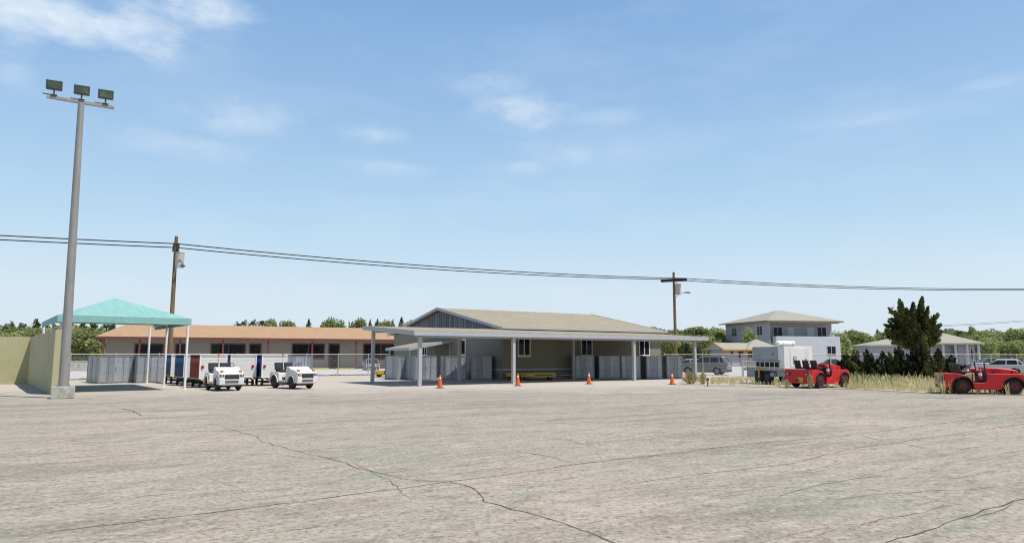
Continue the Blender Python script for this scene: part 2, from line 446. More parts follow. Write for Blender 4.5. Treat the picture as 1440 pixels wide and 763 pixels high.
# px, py, half-width px, half-height px, strength, edge gain
BL = [(60, 22, 215, 50, .80), (185, 45, 130, 44, .74), (275, 10, 105, 34, .78), (325, 165, 105, 38, .42), (270, 205, 150, 22, .25),
      (735, 158, 90, 30, .55), (690, 118, 85, 24, .30), (530, 187, 62, 17, .42), (820, 215, 120, 26, .33), (740, 235, 60, 13, .30),
      (545, 236, 110, 14, .22), (850, 165, 90, 16, .25), (1215, 168, 130, 14, .26), (1390, 118, 90, 12, .22), (20, 105, 60, 25, .25),
      (-150, 60, 200, 60, .7), (1700, 90, 200, 40, .5)]
for (px, py, hw, hh, st) in BL:
    a0, e0 = azel(px, py); a1, _ = azel(px + hw * .8, py); _, e1 = azel(px, py - hh)
    da = wm('DIVIDE', wm('SUBTRACT', azn.outputs[0], a0), abs(a1 - a0)); de = wm('DIVIDE', wm('SUBTRACT', eln.outputs[0], e0), abs(e1 - e0))
    d2 = wm('ADD', wm('MULTIPLY', da, da), wm('MULTIPLY', de, de))
    g = wm('EXPONENT', wm('MULTIPLY', d2, -0.8))
    # ragged edge: blob minus noise
    t = wm('ADD', wm('MULTIPLY', g, 1.15), wm('MULTIPLY', wm('SUBTRACT', n_big, .5), 2.6))
    t = wm('MINIMUM', wm('MAXIMUM', wm('MULTIPLY', wm('SUBTRACT', t, .34), 1.15), 0.0), .88)
    t = wm('MULTIPLY', wm('MULTIPLY', t, wm('ADD', wm('MULTIPLY', n_fine, 1.6), .30)), wm('MULTIPLY', g, st))
    dens = t if dens is None else wm('MAXIMUM', dens, t)
veil = wm('MULTIPLY', wm('MAXIMUM', wm('SUBTRACT', n_soft, .5), 0.0), .5)
dens = wm('MINIMUM', wm('MAXIMUM', wm('MULTIPLY', dens, .9), wm('ADD', wm('MULTIPLY', dens, .5), veil)), .9)
# thin milky air: lifts the sky a little and whitens the low part of it
rp_ = ramp(nt, wm('ABSOLUTE', sp.outputs[2]), [(0, (.60, .75, .92)), (.03, (.72, .83, .94)), (.09, (.69, .83, .95)), (.17, (.54, .75, .93)), (.28, (.40, .62, .88)), (.36, (.33, .54, .84)), (.44, (.27, .48, .80)), (.7, (.08, .19, .46)), (1.0, (.03, .09, .28))])
rs = N(nt, 'ShaderNodeVectorMath', operation='SCALE'); L(nt, rp_, rs.inputs[0]); rs.inputs['Scale'].default_value = 10.4
skyc = mix(nt, .82, sky.outputs[0], rs.outputs[0])
cl = mix(nt, dens, skyc, (8.3, 9.2, 10.0))
L(nt, cl, bg.inputs['Color']); bg.inputs['Strength'].default_value = .1
sd = bpy.data.lights.new('sun', 'SUN'); sd.energy = 4.9; sd.angle = radians(.53); sd.color = (1.0, .955, .88)
so = bpy.data.objects.new('sun', sd); COL.objects.link(so); so.rotation_euler = SUN.to_track_quat('Z', 'Y').to_euler(); so.location = (30, -20, 60)
scene.view_settings.view_transform = 'Standard'; scene.view_settings.look = 'None'; scene.view_settings.gamma = 1; scene.view_settings.exposure = 0
scene.cycles.filter_width = 1.15
scene.cycles.max_bounces = 6; scene.cycles.transparent_max_bounces = 12

# ------------------------------------------------------------------ ground
def sheet(name, pts, z, mat, label):
    n = len(pts)
    a = sum(pts[i][0] * pts[(i + 1) % n][1] - pts[(i + 1) % n][0] * pts[i][1] for i in range(n))
    if a < 0: pts = pts[::-1]
    mb = MB(); mb.add([(x, y, z) for x, y in pts], [tuple(range(n))])
    return tag(mb.build(name, mat), label, 'ground', None, 'structure')
sheet('ground', [(-2500, -2500), (2500, -2500), (2500, 2500), (-2500, 2500)], -.012, M['terrain'], 'dry grassy open ground reaching the horizon')
FV = 24.6                                            # fence line of the left side, measured along V
edge = [at(960, 541.5), at(1080, 544.5), at(1200, 547.5), at(1320, 553.5), at(1440, 556), (60, 26), (120, 10)]
sheet('apron', [(-150, -60), (150, -60), (150, 5)] + edge[::-1] + [G(30, 2.0), G(30, FV), G(-70, FV), (-150, 30)], 0, M['apron'], 'sun-bleached cracked concrete apron')
sheet('parking_lot', [G(-90, FV + .9), G(10, FV + .9), (14, 61.5), (40, 66), (70, 74), (150, 95), (150, 150), (-140, 150), (-140, 20)], -.004, M['lot'], 'bright pale parking lot behind the fences')
mbv = MB(); vz = []
rnd = random.Random(3)
eo = [at(955, 541.0), at(1080, 543.9), at(1200, 546.9), at(1320, 552.8), at(1440, 555.3), (61, 26.5)]
up = [(13.6, 60.5), (40, 65), (70, 73)]
sheet('verge', [(eo[0][0] - .4, eo[0][1])] + eo[1:] + [(70, 30)] + up[::-1] + [G(24.5, 1.0)], .004, M['dirt'], 'sandy verge between the apron and the fence')

def jag(pts, step, amp, rnd):
    out = []
    for i in range(len(pts) - 1):
        a, b_ = Vector(pts[i]), Vector(pts[i + 1]); n = max(2, int((b_ - a).length / step))
        d = (b_ - a).normalized(); pn = Vector((-d.y, d.x))
        for k in range(n): out.append(a.lerp(b_, k / n) + (pn * rnd.uniform(-amp, amp) if k else Vector((0, 0))))
    out.append(Vector(pts[-1])); return out
def crack(mb, pix, w0, rnd, amp=.035):
    pts = jag([at(*p) for p in pix], .22, amp, rnd); n = len(pts); vs, fs = [], []
    for i, p in enumerate(pts):
        a = pts[max(0, i - 1)]; b_ = pts[min(n - 1, i + 1)]; d = (b_ - a).normalized(); pn = Vector((-d.y, d.x))
        wd = w0 * rnd.uniform(.35, 1.3) * (min(1, i / 4 + .1, (n - 1 - i) / 4 + .1))
        if rnd.random() < .05: wd *= 2.2
        vs += [(*(p - pn * wd), .003), (*(p + pn * wd), .003)]
    for i in range(n - 1): fs.append((2 * i, 2 * i + 2, 2 * i + 3, 2 * i + 1)[::-1])
    fs = [f[::-1] for f in fs]
    mb.add(vs, fs)
mb = MB(); r = random.Random(11)
crack(mb, [(312, 600), (345, 609), (362, 614), (370, 621), (405, 631), (450, 641), (487, 650), (497, 656), (540, 666), (567, 673), (600, 676), (630, 677), (655, 682), (670, 689), (680, 700), (681, 705), (720, 716), (775, 730), (802, 739), (835, 750), (867, 764), (930, 800)], .011, r)
crack(mb, [(47, 750), (170, 736), (300, 720), (450, 701), (560, 687), (630, 677), (720, 666), (812, 652), (930, 639), (1040, 625), (1122, 618), (1210, 610), (1300, 598), (1432, 582), (1500, 574)], .010, r)
crack(mb, [(855, 684), (960, 669), (1040, 660), (1120, 650), (1150, 642), (1205, 630), (1260, 622), (1340, 610), (1432, 597), (1500, 588)], .009, r)
crack(mb, [(1180, 790), (1245, 763), (1320, 741), (1345, 730), (1440, 701), (1540, 672)], .010, r)
crack(mb, [(1320, 741), (1365, 749), (1410, 763), (1470, 785)], .005, r)
crack(mb, [(280, 761), (400, 746), (450, 740), (500, 735)], .007, r)
crack(mb, [(720, 632), (765, 640), (790, 646), (812, 652)], .010, r)
crack(mb, [(1210, 610), (1225, 616), (1260, 622), (1300, 629), (1350, 632), (1395, 625)], .011, r)
crack(mb, [(165, 573), (182, 576), (200, 584), (235, 583)], .022, r)
crack(mb, [(735, 597), (800, 594), (870, 592), (1000, 584)], .012, r)
crack(mb, [(20, 648), (160, 639), (300, 634), (400, 632)], .006, r)
crack(mb, [(0, 688), (60, 684), (130, 672)], .005, r)
rr_ = random.Random(88)
for k in range(28):
    px, py = rr_.uniform(-60, 1500), 566 + 190 * rr_.random() ** 1.5; P = Vector(at(px, py)); a = (UA if rr_.random() < .7 else UA + pi / 2) + rr_.gauss(0, .16); Lc_ = rr_.uniform(.8, 5.5) * (P.y / 20 + .3)
    Q_ = [P]
    for j in range(5): a += rr_.gauss(0, .12); Q_.append(Q_[-1] + Vector((cos(a), sin(a))) * Lc_ / 5)
    pts = jag([tuple(q) for q in Q_], .16, .03, rr_); n = len(pts); vs, fs = [], []; w0 = rr_.uniform(.0022, .006) * (P.y / 22 + .45)
    for i, p in enumerate(pts):
        d = (pts[min(n - 1, i + 1)] - pts[max(0, i - 1)]).normalized(); pn = Vector((-d.y, d.x)); wd = w0 * rr_.uniform(.3, 1.4) * min(1, i / 4 + .1, (n - 1 - i) / 4 + .1)
        vs += [(*(p - pn * wd), .0034), (*(p + pn * wd), .0034)]
    mb.add(vs, [(2 * i, 2 * i + 2, 2 * i + 3, 2 * i + 1) for i in range(n - 1)])
tag(mb.build('apron_cracks', M['crack']), 'dark jagged cracks across the concrete apron', 'cracks', None, 'structure')

# ------------------------------------------------------------------ generic wheel
def wheel(parent, x, y, r, w_, rim, rimr=.55, side=1):
    m = MB(); m.ring((x, y, r), (0, 1, 0), r - w_ * .5 if w_ < r else r * .6, w_ * .5, 26, 10)
    m.cyl((x, y - w_ * .46, r), (x, y + w_ * .46, r), r - w_ * .28, 26)
    t = m.build('wheel', M['black'], parent)
    m = MB(); yo = y + side * w_ * .47
    m.cone((x, yo - side * .03, r), (x, yo + side * .015, r), r * rimr, r * rimr * .9, 20)
    m.cyl((x, yo, r), (x, yo + side * .035, r), r * .16, 10)
    t_m = MB(); t_m.ring((x, yo + side * .01, r), (0, 1, 0), r * rimr * .72, r * .05, 20, 6); t_m.cyl((x, yo, r), (x, yo + side * .05, r), r * .15, 12); t_m.build('hub', M['black'], t)
    for k in range(5):
        a = 2 * pi * k / 5; m.cyl((x + cos(a) * r * .33, yo, r + sin(a) * r * .33), (x + cos(a) * r * .33, yo + side * .025, r + sin(a) * r * .33), .018, 6)
    m.build('rim', rim, t)
    return t

# ------------------------------------------------------------------ floodlight pole
pb = at(88.2, 559.6)
lp = empty('floodlight_pole', (pb[0], pb[1]), 0, 'tall grey steel pole with three floodlights, standing on a concrete block', 'floodlight pole')
m = MB(); m.push((0, 0, 0), radians(31)); m.box(-.43, .43, -.43, .43, 0, .50); m.pop(); m.build('base_block', M['conc'], lp, .03)
m = MB(); m.push((0, 0, 0), radians(31)); m.box(-.26, .26, -.26, .26, .50, .53)
for sx in (-.2, .2):
    for sy in (-.2, .2): m.cyl((sx, sy, .53), (sx, sy, .6), .025, 8)
m.pop()
m.build('base_plate', M['steel_grey'], lp)
lp.rotation_euler = (0, radians(-.75), 0)
HP = zat(146, pb, 113) ; r_ = MB(); r_.cone((0, 0, .53), (0, 0, HP), .20, .125, 24); r_.build('pole', M['steel_grey'], lp)
m = MB(); m.push((0, 0, HP), UA + .03); m.box(-1.30, 1.30, -.06, .06, 0, .15); m.pop(); m.build('crossbar', M['steel_grey'], lp, .01)
for k in (-1.04, 0, .94):
    m = MB(); m.push((0, 0, HP), UA + .03); m.push((k, 0, .17)); m.box(-.12, .12, -.12, .12, 0, .03); m.box(-.03, .03, -.05, .05, .03, .26)
    m.box(-.42, -.1, -.05, .05, .0, .035)
    m.push((0, -.02, .44), -UA + .48, radians(10)); m.box(-.28, .28, -.1, .16, -.19, .19); m.box(-.31, .31, -.15, -.1, -.21, .21); m.pop(); m.pop(); m.pop()
    h = m.build('floodlight', M['lampbox'], lp, .012)
    m = MB(); m.push((0, 0, HP), UA + .03); m.push((k, 0, .17)); m.push((0, -.02, .44), -UA + .48, radians(10)); m.box(-.24, .24, -.162, -.14, -.13, .13); m.pop(); m.pop(); m.pop()
    m.build('lens', M['lens'], h)

# ------------------------------------------------------------------ ochre wall
W1a = at(71, 554.6); W1b = at(38, 539.3); WH = 3.02
d = Vector((W1b[0] - W1a[0], W1b[1] - W1a[1])); Lw = d.length; ang = atan2(d.y, d.x)
m = MB(); m.push((W1a[0], W1a[1], 0), ang)
# local x along the wall away from the camera, wall thickness to the right of it (-y)
m.box(0, Lw, -.33, 0, 0, WH); m.pop()
m.push((W1b[0], W1b[1], 0), UA); m.box(-16, .45, 0, .42, -.0, WH - .004); m.pop()
tag(m.build('boundary_wall', M['wall'], None, .015), 'ochre rendered concrete wall with a corner, beside the floodlight pole', 'wall')

# ------------------------------------------------------------------ turquoise shade canopy
tl = at(81, 452.0, 3.42)                             # near-left eave corner
TR = radians(37.5); TUv = (cos(TR), sin(TR)); TVv = (-sin(TR), cos(TR))
t0 = empty('shade_canopy', (*tl, 0), TR, 'turquoise pyramid-roofed shade canopy on thin white posts', 'canopy')
fr = colon(268.6, 456, tl, TUv)
TW, TD, TE = fr, 9.3, 3.42
def loc2(P, O=tl): q = (P[0] - O[0], P[1] - O[1]); return (q[0] * TUv[0] + q[1] * TUv[1], q[0] * TVv[0] + q[1] * TVv[1])
APX = 5.0
m = MB(); c = [(0, 0), (TW, 0), (TW, TD), (0, TD)]; nseg = 8
for i in range(4):                                   # four cloth panels that sag a little between ridge and eave
    a, b_ = c[i], c[(i + 1) % 4]; vs = []; fs = []
    for j in range(nseg + 1):
        for k in range(nseg + 1):
            s, t = j / nseg, k / nseg
            ex, ey = a[0] + (b_[0] - a[0]) * s, a[1] + (b_[1] - a[1]) * s
            x, y = ex + (TW / 2 - ex) * t, ey + (TD / 2 - ey) * t
            z = TE + .32 + (APX - TE - .32) * t - .05 * sin(pi * t) * sin(pi * s)
            vs.append((x, y, z))
    for j in range(nseg):
        for k in range(nseg): q = j * (nseg + 1) + k; fs.append((q, q + nseg + 1, q + nseg + 2, q + 1))
    m.add(vs, fs, True)
o = m.build('canopy_roof', M['canvas'], t0)
o.modifiers.new('w', 'WELD').merge_threshold = .001
s_ = o.modifiers.new('s', 'SOLIDIFY'); s_.thickness = .02; s_.offset = -1
m = MB(); q = .015
m.box(-q, TW + q, -q, q, TE, TE + .33); m.box(-q, q, q, TD - q, TE, TE + .33); m.box(TW - q, TW + q, q, TD - q, TE, TE + .33)
m.build('valance', M['canvas'], t0)
for P in [at(259.5, 547.5), at(230.2, 543.6), at(206.3, 538.9)]:
    lx, ly = loc2(P)
    for xx in (lx, .25):
        m = MB(); m.cyl((xx, ly, 0), (xx, ly, TE + .30), .065, 14); m.cyl((xx, ly, 0), (xx, ly, .02), .13, 12); m.build('post', M['white'], t0)
m = MB()
for yy in (.25,): m.cyl((.2, yy, TE + .2), (TW - .2, yy, TE + .2), .035)
for xx in (.2, TW - .2): m.cyl((xx, .2, TE + .2), (xx, TD - .2, TE + .2), .035)
for q in c: m.cyl((q[0], q[1], TE + .27), (TW / 2, TD / 2, APX - .07), .03)
m.build('roof_frame', M['white'], t0)

# ------------------------------------------------------------------ steel storage boxes
def make_box(w_, d_, h_, loc, rz, label):
    o = empty('storage_box', loc, rz, label, 'storage box', 'grey steel storage boxes')
    m = MB(); m.box(.02, w_ - .02, .02, d_ - .02, .06, h_ - .03); m.build('body', M['boxp'], o)
    m = MB()
    for x in (0, w_ - .06):
        for y in (0, d_ - .06): m.box(x, x + .06, y, y + .06, 0, h_)
    for y in (0, d_ - .06): m.box(.06, w_ - .06, y, y + .06, h_ - .06, h_); m.box(.06, w_ - .06, y, y + .06, .04, .12)
    for x in (0, w_ - .06): m.box(x, x + .06, .06, d_ - .06, h_ - .06, h_); m.box(x, x + .06, .06, d_ - .06, .04, .12)
    m.build('frame', M['boxf'], o)
    m = MB()
    for k in (.28, .72): m.box(w_ * k - .015, w_ * k + .015, -.012, .02, .14, h_ - .08)
    m.box(w_ * .5 - .02, w_ * .5 + .02, -.02, .02, h_ * .45, h_ * .6)
    m.build('latch_bars', M['boxf'], o)
    return o
def boxat(px, py, w_, d_, rz, label, h_=1.8):
    P = at(px, py); return make_box(w_, d_, h_, P, rz, label)
boxat(137.8, 539.0, 2.05, 1.7, radians(45), 'grey steel storage box left of the white canopy posts, nearest to the floodlight pole')
boxat(129.4, 537.4, 1.2, 1.4, radians(45), 'grey steel storage box, mostly hidden behind the one nearest to the floodlight pole')
boxat(191.2, 538.2, 1.8, 1.7, radians(45), 'grey steel storage box between the rear white canopy post and the blue-curtained carts')
boxat(398.0, 532.0, 2.25, 1.5, radians(20), 'pale steel storage box standing behind the right white tug by the chain-link fence')
gz = UA
boxat(558.3, 534.0, 1.3, 2.0, gz + .05, 'grey steel storage box at the left end of the carport row, beside the parked sedan')
boxat(583.0, 534.6, 1.85, 2.1, gz, 'half sunlit steel storage box behind the corner post of the carport')
boxat(626.6, 533.9, 1.55, 2.0, gz - .28, 'grey steel storage box behind the orange cone and the inner carport post')
boxat(662.9, 533.8, 1.6, 2.0, gz - .33, 'shaded steel storage box next to the lattice skirt of the office')
boxat(809.5, 532.3, 1.5, 1.2, radians(3), 'shaded steel storage box right of the inner carport post, leftmost below the middle window')
boxat(842.9, 532.5, 1.70, 2.0, radians(3), 'shaded steel storage box standing right behind the third orange cone')
boxat(874.4, 532.6, 1.5, 1.3, radians(2), 'shaded steel storage box behind the third front carport post')
boxat(909.6, 532.6, 1.25, 2.3, radians(4), 'shaded steel storage box below the sunlit office window at the right')
boxat(938.0, 532.2, 1.26, 1.9, radians(2), 'steel storage box at the right end of the row, beside the grey car')

# ------------------------------------------------------------------ carport
cp = empty('carport', P1, UA, 'long low carport with flat tan roof and grey square posts', 'carport')
def cl(P): q = (P[0] - P1[0], P[1] - P1[1]); return (q[0] * U[0] + q[1] * U[1], q[0] * V[0] + q[1] * V[1])
zf = zat(465.3, G(-.55, -.4)); zb = zat(458.6, G(-.55, 7.5)); 
uR = colon(996, 476, G(0, -.4), U)
def rz_(v): return zf + (zb - zf) * (v + .4) / 7.9
AV = cl(at(707, 533.9)); AU, AVv = AV
m = MB(); th = .22
out = [(-.6, -.4), (uR, -.4), (uR, AVv - .02), (AU - .15, AVv - .02), (AU - .15, 7.5), (-.6, 7.5)]
def slab(m, out, zfun, th, inset=0):
    n = len(out); vs = [(x, y, zfun(y)) for x, y in out] + [(x, y, zfun(y) - th) for x, y in out]
    m.add(vs, [tuple(range(n)), tuple(range(2 * n - 1, n - 1, -1))] + [(j := (i + 1) % n, i, i + n, j + n) for i in range(n)])
slab(m, [(x + (.03 if x < 0 else (-.03 if x > 20 else 0)), y + (.03 if y < 0 else (-.03 if y > 7 else 0))) for x, y in out], lambda y: rz_(y) + .035, .11)
m.build('roof', M['roof_tan'], cp)
m = MB()
def beam(m, a, b_, wd, zo0, zo1):
    a, b_ = Vector(a), Vector(b_); d = (b_ - a).normalized(); p = Vector((-d.y, d.x)) * wd / 2
    pts = [a - p, b_ - p, b_ + p, a + p]
    vs = [(q.x, q.y, rz_(q.y) + zo0) for q in pts] + [(q.x, q.y, rz_(q.y) + zo1) for q in pts]
    m.add(vs, [(0, 3, 2, 1), (4, 5, 6, 7), (0, 1, 5, 4), (1, 2, 6, 5), (2, 3, 7, 6), (3, 0, 4, 7)])
beam(m, (-.6, -.4), (uR, -.4), .06, -.24, 0); beam(m, (-.6, -.37), (-.6, 7.47), .06, -.24, 0); beam(m, (uR, -.37), (uR, AVv - .05), .06, -.24, 0); beam(m, (-.57, 7.5), (AU - .15, 7.5), .06, -.24, 0)
m.build('fascia', M['trimg'], cp)
m = MB(); beam(m, (-.3, .0), (uR - .3, .0), .12, -.38, -.1); beam(m, (-.3, 6.0), (AU - .2, 6.0), .12, -.36, -.1)
for k in range(1, 12): beam(m, (k * 2.0, .06), (k * 2.0, AVv - .1), .06, -.22, -.09)
m.build('beams', M['trimg'], cp)
posts = [at(589.7, 543), at(722.0, 539.6), at(892, 535.0), at(978, 532.6), at(523.5, 538.2), at(645.8, 536.0), at(806.5, 532.4)]
for P in posts:
    x, y = cl(P); m = MB(); h = .105; m.box(x - h, x + h, y - h, y + h, 0, rz_(y) - .11); m.box(x - h - .015, x + h + .015, y - h - .015, y + h + .015, 0, .05); m.build('post', M['trimg'], cp, .01)

# ------------------------------------------------------------------ windows on local faces
def window(parent, face, off, a0, a1, z0, z1, fm, pm, mull=1, fw=.07, sill=False, name='window'):
    m = MB(); n = MB()
    def bx(mm, s0, s1, zz0, zz1, d0, d1):       # d measured outwards
        if face == 'front': mm.box(s0, s1, off - d1, off - d0, zz0, zz1)
        elif face == 'left': mm.box(off - d1, off - d0, s0, s1, zz0, zz1)
    bx(m, a0, a1, z0, z0 + fw, -.03, .05); bx(m, a0, a1, z1 - fw, z1, -.03, .05)
    bx(m, a0, a0 + fw, z0 + fw, z1 - fw, -.03, .05); bx(m, a1 - fw, a1, z0 + fw, z1 - fw, -.03, .05)
    for k in range(mull):
        c_ = a0 + (a1 - a0) * (k + 1) / (mull + 1); bx(m, c_ - fw * .4, c_ + fw * .4, z0 + fw, z1 - fw, -.02, .04)
    if sill: bx(m, a0 - .05, a1 + .05, z0 - .06, z0 - .001, -.03, .09)
    w_ = m.build(name, fm, parent)
    bx(n, a0 + fw, a1 - fw, z0 + fw, z1 - fw, -.03, .012)
    n.build('pane', pm, w_)
    return w_

# ------------------------------------------------------------------ office
A = at(707, 533.9); ob = empty('office_building', A, UA, 'low tan-sided office with shingled gable roof behind the carport', 'building')
def on_front(px, py=485): return colon(px, py, A, U)
def on_left(px, py=485): return colon(px, py, A, V)
OW = on_front(929); OD = on_left(554.5)
def zf_(px, py): t = on_front(px, py); P = (A[0] + t * U[0], A[1] + t * U[1]); return zat(py, P, px)
def zl_(px, py): t = on_left(px, py); P = (A[0] + t * V[0], A[1] + t * V[1]); return zat(py, P, px)
EZ = zf_(709, 459.5) - .05
RP = (A[0] + V[0] * OD / 2 - U[0] * .45, A[1] + V[1] * OD / 2 - U[1] * .45); RZ = zat(432.5, RP, 622)
zt = zf_(707, 520) 
m = MB()
m.prism([(0, zt), (OW, zt), (OW, EZ - .1), (0, EZ - .1)], 0, OD); m.build('wall', M['siding'], ob)
gy = OD / 2; sl = (RZ - EZ) / (gy + .5)
m = MB()                                            # gable end boards, left and right
for x0, x1 in ((-.02, .12), (OW - .12, OW + .02)):
    vs = [(x, y, z) for x in (x0, x1) for y, z in ((0, EZ - .1), (gy, RZ - .2), (OD, EZ - .1))]
    m.add(vs, [(0, 2, 1), (3, 4, 5), (0, 1, 4, 3), (1, 2, 5, 4), (2, 0, 3, 5)])
m.build('gable', M['gable'], ob)
def roofplane(m, x0, x1, y0, z0, y1, z1, th=.12):
    vs = [(x0, y0, z0), (x1, y0, z0), (x1, y1, z1), (x0, y1, z1)]; vs += [(x, y, z - th) for x, y, z in vs]
    m.add(vs, [(0, 1, 2, 3), (7, 6, 5, 4), (0, 4, 5, 1), (1, 5, 6, 2), (2, 6, 7, 3), (3, 7, 4, 0)])
m = MB(); roofplane(m, -.45, OW + .3, -.55, EZ, gy, RZ); roofplane(m, -.45, OW + .3, gy, RZ, OD + .55, EZ); m.build('roof', M['roof_tan'], ob)
m = MB(); m.box(-.5, OW + .35, -.60, -.555, EZ - .11, EZ + .02)
for xx in (-.5, OW + .305):
    for y0, z0, y1, z1 in ((-.6, EZ, gy, RZ + .02), (gy, RZ + .02, OD + .6, EZ)):
        vs = [(xx, y0, z0 + .02), (xx + .045, y0, z0 + .02), (xx + .045, y1, z1 + .02), (xx, y1, z1 + .02)]; vs += [(x, y, z - .24) for x, y, z in vs]
        m.add(vs, [(0, 1, 2, 3), (7, 6, 5, 4), (0, 4, 5, 1), (1, 5, 6, 2), (2, 6, 7, 3), (3, 7, 4, 0)])
m.build('fascia', M['trimg'], ob)
m = MB(); m.box(.03, OW - .03, .03, OD - .03, 0, zt - .05); m.build('lattice_skirt', M['lattice'], ob)
m = MB(); m.box(-.03, OW + .03, -.03, OD + .03, zt - .06, zt + .09); m.build('trim_band', M['trimg'], ob)
for x, y in ((-.02, -.02), (OW - .1, -.02), (-.02, OD - .1)):
    m = MB(); m.box(x, x + .12, y, y + .12, zt + .09, EZ - .1); m.build('corner_board', M['siding'], ob)
for x0, x1, y0, y1 in ((728, 745.8, 475, 500.6), (816.6, 832.8, 476.6, 499.8), (898.2, 913.2, 478, 499.9)):
    window(ob, 'front', -.0, on_front(x0), on_front(x1), zf_(x0, y1), zf_(x0, y0), M['wtrim'], M['pane'], 1, .09, True)
window(ob, 'left', 0, on_left(655.4), on_left(648), zl_(650, 499.8), zl_(650, 476.5), M['wtrim'], M['pane'], 0, .12)
window(ob, 'left', 0, on_left(601.3), on_left(594), zl_(597, 500), zl_(597, 486.5), M['wtrim'], M['pane'], 1, .12)
a0, a1 = on_left(633), on_left(612)
m = MB(); m.box(-.04, .02, a0, a1, .25, zl_(620, 483)); rd = m.build('roller_door', M['roller'], ob)
m = MB(); zd = zl_(620, 483); m.prism([(-.07, .2), (.02, .2), (.02, zd), (-.07, zd)], a0 - .1, a0); m.prism([(-.07, .2), (.02, .2), (.02, zd), (-.07, zd)], a1, a1 + .1); m.box(-.07, .02, a0 - .1, a1 + .1, zd, zd + .1); m.build('frame', M['trimg'], rd)
m = MB(); v0, v1 = on_left(638), on_left(607) + .5; s_ = 4.1                    # lean-to canopy on the left wall
v1 = v0 + 4.6
Pk = (A[0] + v0 * V[0], A[1] + v0 * V[1]); z1 = zat(477, Pk, 638); Pl = (Pk[0] - s_ * U[0], Pk[1] - s_ * U[1]); z0 = zat(488.8, Pl, 575)
vs = [(0, v0, z1), (-s_, v0, z0), (-s_, v1, z0), (0, v1, z1)]; vs += [(x, y, z - .1) for x, y, z in vs]
m.add(vs, [(3, 2, 1, 0), (4, 5, 6, 7), (0, 1, 5, 4), (1, 2, 6, 5), (2, 3, 7, 6), (3, 0, 4, 7)]); lt = m.build('porch_roof', M['roof_tan'], ob)
m = MB()
m.box(-s_ - .05, -s_, v0 - .05, v1 + .05, z0 - .2, z0 + .01)
for vv in (v0 - .05, v1):
    vs = [(0, vv, z1 + .01), (-s_, vv, z0 + .01), (-s_, vv + .05, z0 + .01), (0, vv + .05, z1 + .01)]; vs += [(x, y, z - .21) for x, y, z in vs]
    m.add(vs, [(3, 2, 1, 0), (4, 5, 6, 7), (0, 1, 5, 4), (1, 2, 6, 5), (2, 3, 7, 6), (3, 0, 4, 7)])
m.build('porch_fascia', M['trimg'], lt)
for vv in (v0 + .3, v1 - .3):
    m = MB(); m.box(-s_ + .15, -s_ + .27, vv - .06, vv + .06, 0, z0 - .08); m.build('porch_post', M['trimg'], ob)

# ------------------------------------------------------------------ long orange-roofed building
ev0 = atY(134, 472.8, 84); ev1 = atY(553, 476.6, 100.5)
dx, dy = ev1[0] - ev0[0], ev1[1] - ev0[1]; LA = atan2(dy, dx); LU = (cos(LA), sin(LA)); LV = (-sin(LA), cos(LA))
LE = (ev0[2] + ev1[2]) / 2
lb = empty('long_building', (ev0[0], ev0[1]), LA, 'long single-storey stucco building with orange-brown hipped roof and maroon trim', 'building')
def lcol(px, off=0, py=490): O = (ev0[0] + off * LV[0], ev0[1] + off * LV[1]); return colon(px, py, O, LU), O
LL = lcol(640)[0]; PO = 2.2; LD = 13
def lz(px, py, off=PO): t, O = lcol(px, off, py); return zat(py, (O[0] + t * LU[0], O[1] + t * LU[1]), px)
m = MB(); wx0 = lcol(149, PO)[0]; m.box(wx0, LL - 1, PO, LD - PO, 0, LE - .05); m.build('wall', M['stucco'], lb)
tr, O = lcol(179, LD / 2, 455); RR = zat(455, (O[0] + tr * LU[0], O[1] + tr * LU[1]), 179)
m = MB(); vs = [(0, 0, LE), (LL, 0, LE), (LL, LD, LE), (0, LD, LE), (tr, LD / 2, RR), (LL - 5, LD / 2, RR)]
vs2 = [(x, y, z - .12) for x, y, z in vs[:4]]
m.add(vs + vs2, [(0, 1, 5, 4), (1, 2, 5), (2, 3, 4, 5), (3, 0, 4), (9, 8, 7, 6), (0, 6, 7, 1), (1, 7, 8, 2), (2, 8, 9, 3), (3, 9, 6, 0)]); m.build('roof', M['roof_or'], lb)
m = MB(); m.box(-.04, LL, -.05, -.005, LE - .3, LE - .01); m.box(-.05, -.005, -.005, LD, LE - .3, LE - .01); m.build('fascia', M['maroon'], lb)
for px in (145.5, 196, 253, 313.5, 377, 439, 501, 562):
    t = lcol(px, .25)[0]; m = MB(); m.box(t - .1, t + .1, .15, .35, 0, LE - .125); m.build('post', M['maroon'], lb)
for x0, x1, yb, mu in ((188.6, 230.5, 505, 1), (296, 345.7, 505, 1), (410, 456.8, 505, 1), (510.5, 560, 506, 1)):
    window(lb, 'front', PO, lcol(x0, PO)[0], lcol(x1, PO)[0], lz(x0, yb), lz(x0, 482.4), M['maroon'], M['pane'], mu, .16)
for x0, x1 in ((246, 264.5), (350.2, 367.8), (461.8, 478)):
    window(lb, 'front', PO, lcol(x0, PO)[0], lcol(x1, PO)[0], .08, lz(x0, 482.6), M['maroon'], M['pane'], 0, .16, name='door')

